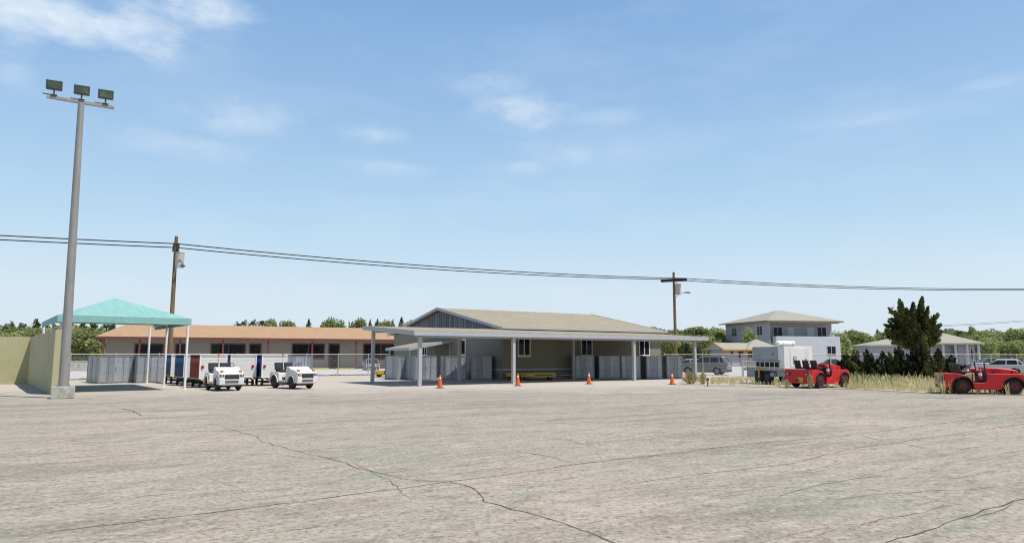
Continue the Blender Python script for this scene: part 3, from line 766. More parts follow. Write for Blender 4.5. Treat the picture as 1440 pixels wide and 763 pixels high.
# ------------------------------------------------------------------ two-storey house
def frame_from(Pn, Pr): d_ = (Pr[0] - Pn[0], Pr[1] - Pn[1]); return atan2(d_[1], d_[0])
K = 132.0 / 82.7
Hn = (30.5 * K, 82.7 * K); Hn = atY(1083, 500, 132.0)[:2]; HA = radians(13.5)
hU = (cos(HA), sin(HA)); hV = (-sin(HA), cos(HA))
th_ = empty('two_storey_house', Hn, HA, 'pale blue-grey two-storey house with hipped cream roof and a solid balcony', 'house')
def hf(px, off=0, py=480): O = (Hn[0] + off * hV[0], Hn[1] + off * hV[1]); return colon(px, py, O, hU)
def hl(px, py=480): return colon(px, py, Hn, hV)
def hz_(px, py, off=0): t = hf(px, off, py); O = (Hn[0] + off * hV[0] + t * hU[0], Hn[1] + off * hV[1] + t * hU[1]); return zat(py, O, px)
def hzl(px, py): t = hl(px, py); O = (Hn[0] + t * hV[0], Hn[1] + t * hV[1]); return zat(py, O, px)
HW = hf(1170.4, 2.2); HD = hl(1021); HE = hz_(1083, 450.8); 
PB = 2.2                                             # porch depth on the upper floor, behind the front plane
zb0 = hz_(1095, 472.3, -1.2)
m = MB(); m.box(0, HW, PB, HD, 0, HE); m.box(0, .25, 0, PB, 0, HE); m.box(0.25, HW, 0, PB, 0, zb0 - 1.1); m.box(.25, HW, 0, PB, HE - .35, HE); m.build('wall', M['paleblue'], th_)
m = MB(); bx0 = hf(1092, -1.2); bx1 = hf(1181.5, -1.2); m.box(bx0, bx1, -1.2, 0, 0, zb0); m.box(bx0 + 3, bx1, -.001, .2, zb0 - 1, zb0); m.build('balcony', M['palewhite'], th_)
ov = 1.0
apx = hf(1094, HD / 2, 436); Oa = (Hn[0] + HD / 2 * hV[0] + apx * hU[0], Hn[1] + HD / 2 * hV[1] + apx * hU[1]); HZ = zat(436, Oa, 1094)
m = MB(); x0, x1, y0, y1 = -ov, HW + .3, -ov, HD + ov
vs = [(x0, y0, HE + .05), (x1, y0, HE + .05), (x1, y1, HE + .05), (x0, y1, HE + .05), (HW / 2 - .4, HD / 2, HZ), (HW / 2 + .4, HD / 2, HZ)]
vs += [(x, y, z - .08) for x, y, z in vs[:4]]
m.add(vs, [(0, 1, 5, 4), (1, 2, 5), (2, 3, 4, 5), (3, 0, 4), (9, 8, 7, 6), (0, 6, 7, 1), (1, 7, 8, 2), (2, 8, 9, 3), (3, 9, 6, 0)]); m.build('roof', M['roof_cr'], th_)
m = MB(); e = .04
m.box(x0 - e, x1 + e, y0 - e, y0 - .004, HE - .16, HE + .04); m.box(x0 - e, x0 - .004, y0, y1, HE - .16, HE + .04); m.box(x1 + .004, x1 + e, y0, y1, HE - .16, HE + .04); m.build('fascia', M['brown'], th_)
for a, b_, yb, yt in ((1029.5, 1037, 473.5, 460.5), (1065, 1073.5, 471.8, 458)):
    window(th_, 'left', 0, hl(b_), hl(a), hzl(a, yb), hzl(a, yt), M['palewhite'], M['pane'], 1, .1)
for a, b_ in ((1087.5, 1101), (1149.5, 1163)):
    window(th_, 'front', PB, hf(a, PB), hf(b_, PB), hz_(a, 472, PB) - .3, hz_(a, 459.3, PB), M['palewhite'], M['pane'], 1, .1)
for a, b_ in ((1108, 1117.5), (1135.5, 1145)):
    m = MB(); m.box(hf(a, PB), hf(b_, PB), PB - .06, PB + .02, zb0 - 1.1, hz_(a, 460, PB)); m.build('door', M['doorg'], th_)
window(th_, 'front', -1.2, hf(1162, -1.2), hf(1175, -1.2), hz_(1165, 499.8, -1.2), hz_(1165, 486, -1.2), M['palewhite'], M['pane'], 1, .1)

# ------------------------------------------------------------------ cottage with orange trim
Cn = atY(1019, 500, 118)[:2]; CA = radians(24); cU = (cos(CA), sin(CA)); cV = (-sin(CA), cos(CA))
ct = empty('cottage', Cn, CA, 'small pale blue cottage with orange trim, seen behind the grey trailer', 'house')
def cf(px, off=0): O = (Cn[0] + off * cV[0], Cn[1] + off * cV[1]); return colon(px, 500, O, cU)
CW = cf(1086); CE = zat(490.8, Cn, 1019); CD = 4.4; CR = CE + 1.15
porch = 0; 
m = MB(); pw = 3.2
m.box(.5, CW, .4, CD - .4, 0, CE); m.build('wall', M['paleblue'], ct)
# gable roof whose end with a porch looks to the left
m = MB(); roofplane(m, -.4, CW, -.3, CE, CD / 2, CR, .1); roofplane(m, -.4, CW, CD / 2, CR, CD + .3, CE, .1)
x0 = CW * .42; x1 = CW + 2.6; mz = CE + 1.9
m.add([(x0, -.5, CE + .0), (x1, -.5, CE + .0), (x1, CD + .5, CE), (x0, CD + .5, CE), ((x0 + x1) / 2, CD / 2, mz)], [(0, 1, 4), (1, 2, 4), (2, 3, 4), (3, 0, 4), (3, 2, 1, 0)])
m.build('roof', M['roof_cr'], ct)
m = MB(); vs = [(x, y, z) for x in (-.35, -.25) for y, z in ((-.2, CE - .05), (CD / 2, CR - .12), (CD + .2, CE - .05))]
m.add(vs, [(0, 2, 1), (3, 4, 5), (0, 1, 4, 3), (1, 2, 5, 4), (2, 0, 3, 5)]); m.build('gable', M['paleblue'], ct)
m = MB()
for y0, z0, y1, z1 in ((-.36, CE, CD / 2, CR + .03), (CD / 2, CR + .03, CD + .36, CE)):
    vs = [(-.46, y0, z0), (-.405, y0, z0), (-.405, y1, z1), (-.46, y1, z1)]; vs += [(x, y, z - .2) for x, y, z in vs]
    m.add(vs, [(0, 1, 2, 3), (7, 6, 5, 4), (0, 4, 5, 1), (1, 5, 6, 2), (2, 6, 7, 3), (3, 7, 4, 0)])
m.box(-.4, x0 - .06, -.36, -.305, CE - .18, CE + .02); m.box(x0 - .05, x1, -.56, -.505, CE - .16, CE + .02); m.box(CW * .5, CW * .5 + .15, .3, .395, 0, CE - .2); m.box(.48, .63, .3, .395, 0, CE - .2)
m.build('trim', M['orangetrim'], ct)
for y in (.0, CD - .2):
    m = MB(); m.box(-.3, -.12, y, y + .18, 0, CE - .1); m.build('porch_post', M['orangetrim'], ct)
for a, b_, t0_, t1_ in ((1027, 1031.5, 492.8, 499), (1038, 1046, 493, 503), (1051.5, 1058, 493, 503)):
    P = (Cn[0] + cf(a) * cU[0], Cn[1] + cf(a) * cU[1]); window(ct, 'front', .4, cf(a, .4), cf(b_, .4), zat(t1_, P, a), zat(t0_, P, a), M['orangetrim'], M['pane'], 1, .09)

# ------------------------------------------------------------------ bungalow at the right
Bn = atY(1246, 500, 108)[:2]; BA = radians(-10); bU = (cos(BA), sin(BA)); bV = (-sin(BA), cos(BA))
bb = empty('bungalow', Bn, BA, 'pale single-storey bungalow with hipped roof and columned porch, partly behind the dark conifer', 'house')
def bf(px, off=0): O = (Bn[0] + off * bV[0], Bn[1] + off * bV[1]); return colon(px, 500, O, bU)
BW = bf(1338); BE = 3.7; BD = 7
PX0, PX1 = bf(1325, -1.5), bf(1376, -1.5)
m = MB(); m.box(-2.3, BW, 0, BD, 0, BE - .4); m.box(PX0 + .4, PX1 - 2.6, .2, BD, 0, BE - .2); m.box(PX1 - 2.6, PX1 - .3, -1.2, BD, 0, BE - .2); m.build('wall', M['paleblue'], bb)
def hip(m, x0, x1, y0, y1, z, zr):
    h = (y1 - y0) / 2; k = min(h, (x1 - x0) / 2 - .1)
    m.add([(x0, y0, z), (x1, y0, z), (x1, y1, z), (x0, y1, z), (x0 + k, (y0 + y1) / 2, zr), (x1 - k, (y0 + y1) / 2, zr), (x0, y0, z - .2), (x1, y0, z - .2), (x1, y1, z - .2), (x0, y1, z - .2)],
          [(0, 1, 5, 4), (1, 2, 5), (2, 3, 4, 5), (3, 0, 4), (9, 8, 7, 6), (0, 6, 7, 1), (1, 7, 8, 2), (2, 8, 9, 3), (3, 9, 6, 0)])
m = MB(); hip(m, -2.9, BW + .5, -.8, BD + .8, BE - .25, 4.45); hip(m, PX0 - 2.5, PX1 + .6, -2.4, BD + 1.2, BE - .02, 5.45); m.build('roof', M['roof_cr'], bb)
for k in (0.02, .36, .68, .99):
    m = MB(); x = PX0 + (PX1 - PX0) * k; m.cyl((x, -1.8, .3), (x, -1.8, BE - .2), .17, 12); m.box(x - .24, x + .24, -2.04, -1.56, 0, .3); m.build('column', M['palewhite'], bb)
for a, b_ in ((1216, 1221), (1262, 1269), (1282, 1289), (1303, 1310)):
    window(bb, 'front', 0, bf(a), bf(b_), 1.1, 2.8, M['palewhite'], M['pane'], 0, .1)
window(bb, 'front', .2, bf(1346, .2), bf(1353, .2), .2, 2.9, M['palewhite'], M['pane'], 1, .1, name='door')
window(bb, 'front', -1.2, bf(1364.5, -1.2), bf(1369, -1.2), 1.2, 2.9, M['palewhite'], M['pane'], 0, .1)

# ------------------------------------------------------------------ fences
def fence(name, pts, h, spacing, label, group=None):
    a, b_ = Vector(pts[0]), Vector(pts[1]); d_ = b_ - a; n = max(1, round(d_.length / spacing)); ang = atan2(d_.y, d_.x)
    o = empty(name, (a.x, a.y), ang, label, 'fence', group); Ln = d_.length
    for i in range(n + 1):
        x = Ln * i / n; m = MB(); m.cyl((x, 0, 0), (x, 0, h + .04), .04, 10); m.cone((x, 0, h + .04), (x, 0, h + .09), .045, .01, 10); m.build('post', M['fencep'], o)
    m = MB(); m.cyl((0, 0, h), (Ln, 0, h), .032, 8); m.build('top_rail', M['fencep'], o)
    m = MB(); m.add([(0, .045, .05), (Ln, .045, .05), (Ln, .045, h - .02), (0, .045, h - .02)], [(0, 1, 2, 3)]); m.build('chain_link_mesh', M['mesh'], o)
    return o
fl = at(97, 534.6); fr_ = G(AU - .3, FV + .1)
fence('chain_link_fence', [fl, fr_], 1.93, 2.9, 'chain-link fence between the storage boxes and the orange-roofed building')
B0 = (A[0] + OW * U[0] + .3, A[1] + OW * U[1])
fm_ = at(1044, 529.3)
fence('chain_link_fence', [B0, fm_], 1.93, 2.7, 'chain-link fence from the office corner past the grey car')
fence('chain_link_fence', [(fm_[0] + .1, fm_[1]), (62, 70)], 1.93, 2.8, 'chain-link fence running behind the red tugs and the dark conifer')

# ------------------------------------------------------------------ luggage carts
def make_cart(curtain, label, loc, rz, ldot):
    o = empty('luggage_cart', loc, rz, label, 'luggage cart', 'covered luggage carts in a row')
    w_, l_, z0, z1 = 1.5, 2.3, .50, 1.84        # local x to the right, y away; the slatted end looks to -y
    m = MB(); m.box(0, w_, 0, l_, z0 - .09, z0); m.box(w_ * .42, w_ * .58, .0, l_, .32, z0 - .12)
    for y in (.35, l_ - .35): m.box(.05, w_ - .05, y - .05, y + .05, .17, .27); m.box(.1, .2, y - .04, y + .04, .27, z0 - .12); m.box(w_ - .2, w_ - .1, y - .04, y + .04, .27, z0 - .12)
    m.build('chassis', M['darkm'], o)
    m = MB(); m.box(-.03, w_ + .03, -.03, l_ + .03, z1, z1 + .045); m.build('roof', M['white'], o, .01)
    m = MB(); t = .07
    for x in (0, w_ - t):
        for y in (0, l_ - t): m.box(x, x + t, y, y + t, z0, z1)
    for y in (0, l_ - t): m.box(t, w_ - t, y, y + t, z1 - t, z1); m.box(t, w_ - t, y, y + t, z0, z0 + t)
    for x in (0, w_ - t): m.box(x, x + t, t, l_ - t, z0, z0 + .04)
    m.build('frame', M['white'], o)
    for y in (.02, l_ - .045): m = MB(); m.box(t, w_ - t, y, y + .025, z0 + t, z1 - t); m.build('end_panel', M['slat'], o)
    for x in (.015, w_ - .04):
        m = MB(); n = 22; vs = []; 
        for i in range(n + 1):
            y = t + (l_ - 2 * t) * i / n; off = x + .012 + .014 * sin(i * 1.9); vs += [(off, y, z0 + .03), (off, y, z1 - .02)]
        m.add(vs, [(2 * i, 2 * i + 2, 2 * i + 3, 2 * i + 1) for i in range(n)], True); c_ = m.build('curtain', M[curtain], o); c_.modifiers.new('s', 'SOLIDIFY').thickness = .012
    m = MB(); dx_ = .16 if ldot else w_ - .22; m.cyl((dx_, .0, 1.17), (dx_, -.03, 1.17), .085, 16); m.build('reflector', M['redlens'], o)
    for x0 in (.02, w_ - .42): m = MB(); m.box(x0, x0 + .4, -.05, -.005, z0 - .11, z0 + .0); m.build('bumper_stripe', M['hazard'], o)
    m = MB(); m.box(w_ / 2 - .04, w_ / 2 + .04, -.75, -.0, .33, .39); m.ring((w_ / 2, -.8, .36), (0, 0, 1), .06, .02, 12, 6); m.build('drawbar', M['darkm'], o)
    for y in (.35, l_ - .35):
        for x, s in ((.12, -1), (w_ - .12, 1)):
            m = MB(); m.ring((x, y, .2), (1, 0, 0), .14, .06, 18, 8); m.cyl((x - .05, y, .2), (x + .05, y, .2), .15, 18); t_ = m.build('wheel', M['black'], o)
            m = MB(); m.cyl((x + s * .05, y, .2), (x + s * .066, y, .2), .09, 12); m.build('rim', M['rimw'], t_)
    return o
cz = radians(14)
make_cart('blue', 'luggage cart with blue curtain, farthest left of the carts behind the canopy posts', at(239.0, 539.6), radians(37), False)
make_cart('blue', 'luggage cart with blue curtain between two white canopy posts, second in the row', at(256.8, 542.2), radians(38), False)
make_cart('red_c', 'luggage cart with red curtain, the only red one', at(279.0, 545.2), radians(37), True)
make_cart('blue', 'luggage cart with blue curtain behind the left white tug', at(322.6, 543.0), radians(32), False)
make_cart('blue', 'luggage cart with blue curtain farthest right, beside the pale storage box', at(366.9, 542.6), radians(31), True)

# ------------------------------------------------------------------ white tugs
def make_white_tug(label, loc, rz):
    o = empty('baggage_tug', loc, rz, label, 'airport tug', 'white baggage tugs')
    Wd = .62
    def arch(cx, r_, n=9, z=.36): return [(cx + r_ * cos(pi * i / n), max(.30, z + r_ * sin(pi * i / n))) for i in range(n + 1)]
    side = [(1.46, .34), (1.48, .60), (1.44, .90), (1.20, 1.00), (.75, 1.08), (.55, 1.2), (.30, 1.22), (.24, .95), (.20, .50), (-.42, .48), (-.46, .84), (-.55, .90), (-1.30, .92), (-1.42, .84), (-1.44, .34)]
    bot = [(p[0], p[1]) for p in arch(-.95, .43)][::-1] + [(p[0], p[1]) for p in arch(.82, .39)][::-1]
    m = MB(); m.prism(side + [(-1.40, .30)] + bot + [(1.42, .30)], -Wd, Wd); m.build('body', M['whiteveh'], o, .035, 3)
    m = MB(); m.box(-1.3, 1.3, -.42, .42, .2, .62); m.cyl((-.95, -.6, .37), (-.95, .6, .37), .07); m.cyl((.82, -.6, .35), (.82, .6, .35), .06); m.build('underbody', M['darkm'], o)
    for x, r_, w_ in ((-.95, .38, .22), (.82, .34, .22)):
        for s in (-1, 1): wheel(o, x, s * (Wd - .1), r_, w_, M['rimg'], .5, s)
    for s in (-1, 1):                                                      # flared fenders
        m = MB(); n = 10
        for cx, rr in ((-.95, .46), (.82, .42)):
            pts = [(cx + rr * cos(pi * (i / n)), .34 + rr * sin(pi * (i / n))) for i in range(n + 1)]; inn = [(cx + (rr - .05) * cos(pi * (i / n)), .34 + (rr - .05) * sin(pi * (i / n))) for i in range(n + 1)]
            m.prism(pts + inn[::-1], s * (Wd + .06) if s < 0 else Wd - .02, -Wd + .02 if s < 0 else Wd + .06)
        m.build('fender', M['whiteveh'], o, .01)
    for y in (-.30, .30):
        m = MB(); m.push((-.72, y, .9)); m.box(-.24, .24, -.25, .25, 0, .13); m.push((-.26, 0, .12), 0, 0, radians(-10)); m.box(-.08, .06, -.25, .25, 0, .42); m.pop(); m.pop(); m.build('seat', M['seat'], o, .045, 3)
    m = MB(); m.cyl((.32, .28, 1.05), (.08, .28, 1.28), .022); m.build('steering_column', M['darkm'], o)
    m = MB(); m.ring((.07, .28, 1.29), (-.72, 0, .69), .19, .016, 24, 6)
    for a in (0, 2.1, 4.2): m.cyl((.07, .28, 1.29), (.07 + .13 * cos(a), .28 + .19 * sin(a), 1.29 + .13 * cos(a)), .012, 6)
    m.build('steering_wheel', M['darkm'], o)
    m = MB(); m.cyl((-1.1, -.02, .9), (-1.1, -.02, 1.78), .018); b_ = m.build('beacon_pole', M['fencep'], o)
    m = MB(); m.cone((-1.1, -.02, 1.78), (-1.1, -.02, 1.94), .06, .05, 14); m.build('beacon', M['amber'], b_)
    m = MB(); m.box(1.455, 1.495, -.36, .36, .62, .84); g_ = m.build('grille', M['darkm'], o)
    m = MB()
    for k in range(9): m.box(1.495, 1.505, -.34 + k * .082, -.32 + k * .082, .64, .82)
    m.box(1.495, 1.505, -.36, .36, .725, .735); m.build('grille_bars', M['rimg'], g_)
    m = MB(); m.box(1.47, 1.488, -.33, .33, .49, .53); m.box(1.47, 1.488, -.33, .33, .42, .46); m.build('bumper_slots', M['darkm'], o)
    for s in (-1, 1):
        m = MB(); m.box(1.44, 1.492, s * .5 - .09, s * .5 + .09, .74, .85); hl_ = m.build('headlight', M['darkm'], o); m = MB(); m.cyl((1.49, s * .5, .795), (1.502, s * .5, .795), .045, 14); m.build('lens', M['clear'], hl_)
        m = MB(); m.box(1.22, 1.34, s * .47 - .07, s * .47 + .07, .97, 1.055); m.build('turn_signal', M['amber'], o, .01)
        m = MB(); m.box(.28, .36, s * (Wd + .001), s * (Wd + .006), .42, .50) if s > 0 else m.box(.28, .36, -Wd - .006, -Wd - .001, .42, .50); m.build('sticker', M['redlens'], o)
        m = MB(); m.box(-.40, .22, min(s * .50, s * .64), max(s * .50, s * .64), .26, .31); m.build('step', M['steel_grey'], o)
    return o
def tug_at(px, py, heading): P = at(px, py); return P
make_white_tug('white open baggage tug in front of the red-curtained and blue-curtained carts, nearest to the canopy', at(314, 548.0), atan2(-.79, .61))
make_white_tug('white open baggage tug standing alone at the right end of the luggage carts', at(411.5, 545.6), atan2(-.66, .75))

# ------------------------------------------------------------------ red tugs
def make_red_tug(label, loc, rz, rear):
    o = empty('tow_tractor', loc, rz, label, 'tow tractor', 'red tow tractors')
    Wd = .86; X0 = -1.80
    def arch(cx, r_, n=10): return [(cx + r_ * cos(pi * i / n), .40 + r_ * sin(pi * i / n)) for i in range(n + 1)]
    top = [(0, 1.05), (.62, 1.04), (.80, .99), (1.05, .94), (1.2, .80), (1.30, .60), (1.38, .57), (1.80, .57), (1.90, .66), (1.94, 1.04), (3.46, 1.02), (3.58, .93), (3.60, .34), (3.54, .26)]
    body = top + arch(3.10, .46)[::1] + [(2.5, .22), (1.4, .22)] + arch(.83, .46) + [(.30, .26), (.02, .30)]
    m = MB(); m.prism([(x + X0, z) for x, z in body], -Wd, Wd); bd = m.build('body', M['red'], o, .03, 3)
    m = MB(); m.prism([(x + X0, z) for x, z in ((1.96, 1.0), (1.96, 1.35), (2.6, 1.33), (3.35, 1.22), (3.50, 1.14), (3.50, 1.0))], -.42, .42); hd = m.build('hood', M['red'], o, .06, 3)
    m = MB()
    for k in range(3): m.box(2.2 + X0, 2.7 + X0, -.425, .425, 1.10 + k * .05, 1.115 + k * .05)
    for x in (2.35, 3.15): m.box(x + X0, x + .06 + X0, -.45, .45, 1.06, 1.18)
    m.build('hood_latches', M['darkm'], hd)
    m = MB(); m.box(.2 + X0, 3.4 + X0, -.5, .5, .24, .54); m.cyl((.83 + X0, -.8, .4), (.83 + X0, .8, .4), .07); m.cyl((3.1 + X0, -.8, .4), (3.1 + X0, .8, .4), .06); m.build('underbody', M['darkm'], o)
    for x in (.83, 3.10):
        for s in (-1, 1):
            wheel(o, x + X0, s * (Wd - .12), .405, .26, M['rimr'], .56, s)
            m = MB(); n = 12; pts = [(x + X0 + .49 * cos(pi * i / n), .40 + .49 * sin(pi * i / n)) for i in range(n + 1)]; inn = [(x + X0 + .455 * cos(pi * i / n), .40 + .455 * sin(pi * i / n)) for i in range(n + 1)]
            y0, y1 = (Wd - .02, Wd + .06) if s > 0 else (-Wd - .06, -Wd + .02); m.prism(pts + inn[::-1], y0, y1); m.build('fender_lip', M['darkm'], o)
    m = MB(); m.prism([(1.32 + X0, .60), (1.84 + X0, .60), (1.84 + X0, .64), (1.32 + X0, .64)], -Wd + .1, Wd - .1); m.build('floor_mat', M['darkm'], o)
    for y in (-.52, .0, .52):
        m = MB(); m.push((.95 + X0, y, 1.06)); m.box(-.10, .34, -.2, .2, 0, .10); m.push((-.14, 0, .02), 0, 0, radians(-14)); m.prism([(-.05, 0), (.05, 0), (.05, .44), (.0, .50), (-.05, .46)], -.19, .19); m.pop(); m.pop(); st = m.build('seat', M['seat'], o, .03, 3)
        m = MB(); m.push((.95 + X0, y, 1.06)); m.push((-.14, 0, .02), 0, 0, radians(-14)); m.box(-.062, -.053, -.13, .13, .08, .38); m.pop(); m.pop(); m.build('seat_back_panel', M['darkm'], st)
    m = MB(); m.cyl((1.86 + X0, .42, .9), (1.50 + X0, .42, 1.34), .03); m.build('steering_column', M['darkm'], o)
    m = MB(); m.ring((1.49 + X0, .42, 1.35), (-.75, 0, .65), .2, .018, 24, 6); m.cyl((1.49 + X0, .24, 1.35), (1.49 + X0, .60, 1.35), .013, 6); m.build('steering_wheel', M['darkm'], o)
    for s in (-1, 1):
        m = MB(); m.push((1.92 + X0, s * .74, 1.0), 0, 0, radians(-4)); m.box(-.025, .025, -.03, .03, 0, .62); m.pop(); m.build('windscreen_post', M['darkm'], o)
    m = MB(); m.box(1.86 + X0, 1.93 + X0, -.8, .8, .66, 1.16); m.build('dashboard', M['darkm'], o)
    m = MB(); m.cyl((1.66 + X0, -.76, .76), (1.66 + X0, -.76, 1.20), .085, 16); m.cone((1.66 + X0, -.76, 1.20), (1.66 + X0, -.76, 1.27), .085, .03, 16); fe = m.build('fire_extinguisher', M['red'], o)
    m = MB(); m.cyl((1.66 + X0, -.76, .92), (1.66 + X0, -.76, 1.08), .087, 16); m.build('extinguisher_label', M['wtrim'], fe)
    m = MB(); m.cyl((1.66 + X0, -.76, 1.27), (1.66 + X0, -.76, 1.34), .02, 8); m.box(1.60 + X0, 1.74 + X0, -.775, -.745, 1.32, 1.345); m.build('valve', M['darkm'], fe)
    m = MB(); m.cyl((1.40 + X0, -.1, 1.22), (1.62 + X0, -.1, 1.22), .12, 16); m.cyl((1.5 + X0, -.1, .6), (1.5 + X0, -.1, 1.12), .03); m.build('air_cleaner', M['red'], o)
    m = MB(); m.box(X0 - .025, X0 - .002, -Wd + .02, Wd - .02, .27, 1.05); rp = m.build('rear_panel', M[rear], o)
    for s in (-1, 1):
        m = MB(); m.box(X0 - .04, X0 - .025, s * .60 - .15, s * .60 + .15, .70, .86); tl_ = m.build('tail_light', M['darkm'], o, .01)
        m = MB(); m.cyl((X0 - .04, s * .60 + .06, .78), (X0 - .05, s * .60 + .06, .78), .05, 12); m.build('lens', M['clear'], tl_)
        m = MB(); m.cyl((X0 - .04, s * .60 - .06, .78), (X0 - .05, s * .60 - .06, .78), .05, 12); m.build('lens', M['redlens'], tl_)
    m = MB(); m.box(X0 - .04, X0 - .025, -.30, .0, .34, .58); pl = m.build('licence_plate', M['yplate'], o)
    m = MB()
    for zz, xs in ((.50, 4), (.42, 5)):
        for k in range(xs): m.box(X0 - .045, X0 - .041, -.27 + k * .05, -.245 + k * .05, zz - .025, zz + .02)
    m.build('plate_characters', M['redlens'], pl)
    m = MB(); m.box(3.6 + X0, 3.66 + X0, -.6, .6, .34, .50); m.build('front_bumper', M['red'], o, .01)
    for s in (-1, 1):
        m = MB(); m.cyl((3.58 + X0, s * .55, .72), (3.63 + X0, s * .55, .72), .08, 14); m.build('headlight', M['clear'], o)
        m = MB(); m.cyl((3.66 + X0, s * .35, .42), (3.70 + X0, s * .35, .42), .05, 12); m.cyl((3.64 + X0, s * .5, .55), (3.69 + X0, s * .5, .55), .045, 12); m.build('marker_lamp', M['redlens'], o)
    m = MB(); m.box(X0 - .16, X0 - .03, -.07, .07, .38, .46); m.build('tow_hitch', M['darkm'], o)
    return o
rp1 = at(1386.5, 553.9); 
make_red_tug('red open tow tractor in side view with beige rear board, parked in dry grass', (rp1[0] + .2, rp1[1] + .75), radians(-17), 'beige').scale = (.93, .93, .93)
rp2 = at(1152, 545.5)
make_red_tug('red open tow tractor seen from its dark red rear, in front of the grey trailer', (rp2[0] + .45, rp2[1] + 1.2), radians(33), 'red')

# ------------------------------------------------------------------ trailer with generator containers
TA = radians(22); TP = at(1104.5, 541.2)
tr_ = empty('flatbed_trailer', TP, TA, 'grey flatbed trailer with white railing and dual wheels, carrying the large pale boxes', 'trailer')
bz, TWd, TLn = 1.0, 2.32, 3.75                     # local x across the end facing the apron, y away along the railed side
m = MB(); m.box(0, TWd, 0, TLn, bz - .15, bz); m.box(.5, .65, .1, TLn, bz - .34, bz - .15); m.box(TWd - .65, TWd - .5, .1, TLn, bz - .34, bz - .15)
m.box(.04, .5, 2.75, 3.5, .42, bz - .15); m.build('bed', M['cont'], tr_, .01)
m = MB(); r0, r1 = -.02, TLn + .1
for zz in (bz + .44, bz + .06): m.cyl((-.03, r0, zz), (-.03, r1, zz), .026)
for k in range(10): y = r0 + (r1 - r0) * k / 9; m.cyl((-.03, y, bz - .1), (-.03, y, bz + .44), .022)
m.build('railing', M['white'], tr_)
m = MB(); m.box(.02, .05, .6, TLn - .2, bz + .002, bz + .10); m.build('kick_board', M['yellow'], tr_)
m = MB(); m.box(-.12, -.06, 2.13, 2.25, .4, bz + .15); m.build('yellow_prop', M['yellow'], tr_)
for y in (1.62, 2.42):
    for x, s_s in ((.16, -1), (TWd - .16, 1)):
        m = MB(); m.ring((x, y, .42), (1, 0, 0), .29, .13, 26, 10); m.cyl((x - .12, y, .42), (x + .12, y, .42), .33, 24); t_ = m.build('wheel', M['black'], tr_)
        m = MB(); m.cone((x + s_s * .10, y, .42), (x + s_s * .135, y, .42), .22, .19, 18); m.cyl((x + s_s * .13, y, .42), (x + s_s * .16, y, .42), .07, 10); m.build('rim', M['rimg'], t_)
for xx in (.3, TWd - .3):
    m = MB(); m.cyl((xx, .45, 0), (xx, .45, bz - .15), .05); m.cyl((xx, .45, 0), (xx, .45, .03), .12); m.build('landing_leg', M['cont'], tr_)
m = MB(); m.box(.1, .6, .25, .8, .5, bz - .16); m.cyl((.1, .9, .62), (.1, 1.25, .62), .16, 14); m.build('tool_box', M['cont'], tr_)
def tp(x, y, z): return (TP[0] + x * cos(TA) - y * sin(TA), TP[1] + x * sin(TA) + y * cos(TA), z)
gA = empty('generator_box', tp(.06, .42, bz), TA, 'grey raised generator box standing along the railed side of the trailer', 'generator')
m = MB(); m.box(0, 2.15, .12, 2.5, .50, 1.38); m.build('body', M['cont'], gA, .02)
m = MB(); m.box(.2, 1.95, .3, 2.4, .10, .50); m.build('engine_frame', M['darkm'], gA)
m = MB(); m.box(.1, 2.05, .2, 2.45, 0, .10); m.build('skid', M['boxf'], gA)
m = MB(); m.box(-.03, .05, .0, .115, .52, 1.36); m.build('edge_post', M['contw'], gA)
m = MB(); m.box(-.02, -.001, .55, .63, .86, .95); m.box(-.02, -.001, 2.25, 2.31, 1.28, 1.34); m.build('latch', M['darkm'], gA)
gB = empty('equipment_box', tp(0.0, 0.0, bz), TA, 'big square white box on the near end of the trailer, its front in full sun', 'equipment box')
m = MB(); m.box(0.0, 2.3, .0, .40, 0.002, 1.40); m.build('body', M['contw'], gB, .02)
m = MB(); m.box(.48, 2.05, -.02, -.001, .10, 1.30); m.build('door_panel', M['contw'], gB, .01)
m = MB(); m.box(.72, .96, -.08, -.021, .42, .80); m.build('control_box', M['doorg'], gB)
tk = empty('roof_tank', tp(-.05, .62, bz + 1.382), TA, 'horizontal white cylindrical tank lying on top of the boxes on the trailer', 'tank')
m = MB(); m.cyl((.12, 0, .2), (1.42, 0, .2), .17, 20); m.cone((1.42, 0, .2), (1.50, 0, .2), .17, .10, 20); m.cone((.12, 0, .2), (.04, 0, .2), .17, .10, 20); m.build('tank_body', M['contw'], tk)
m = MB()
for x in (.42, 1.2): m.box(x, x + .06, -.15, .15, 0, .1); m.ring((x + .03, 0, .2), (1, 0, 0), .172, .012, 20, 6)
m.build('tank_straps', M['boxf'], tk)

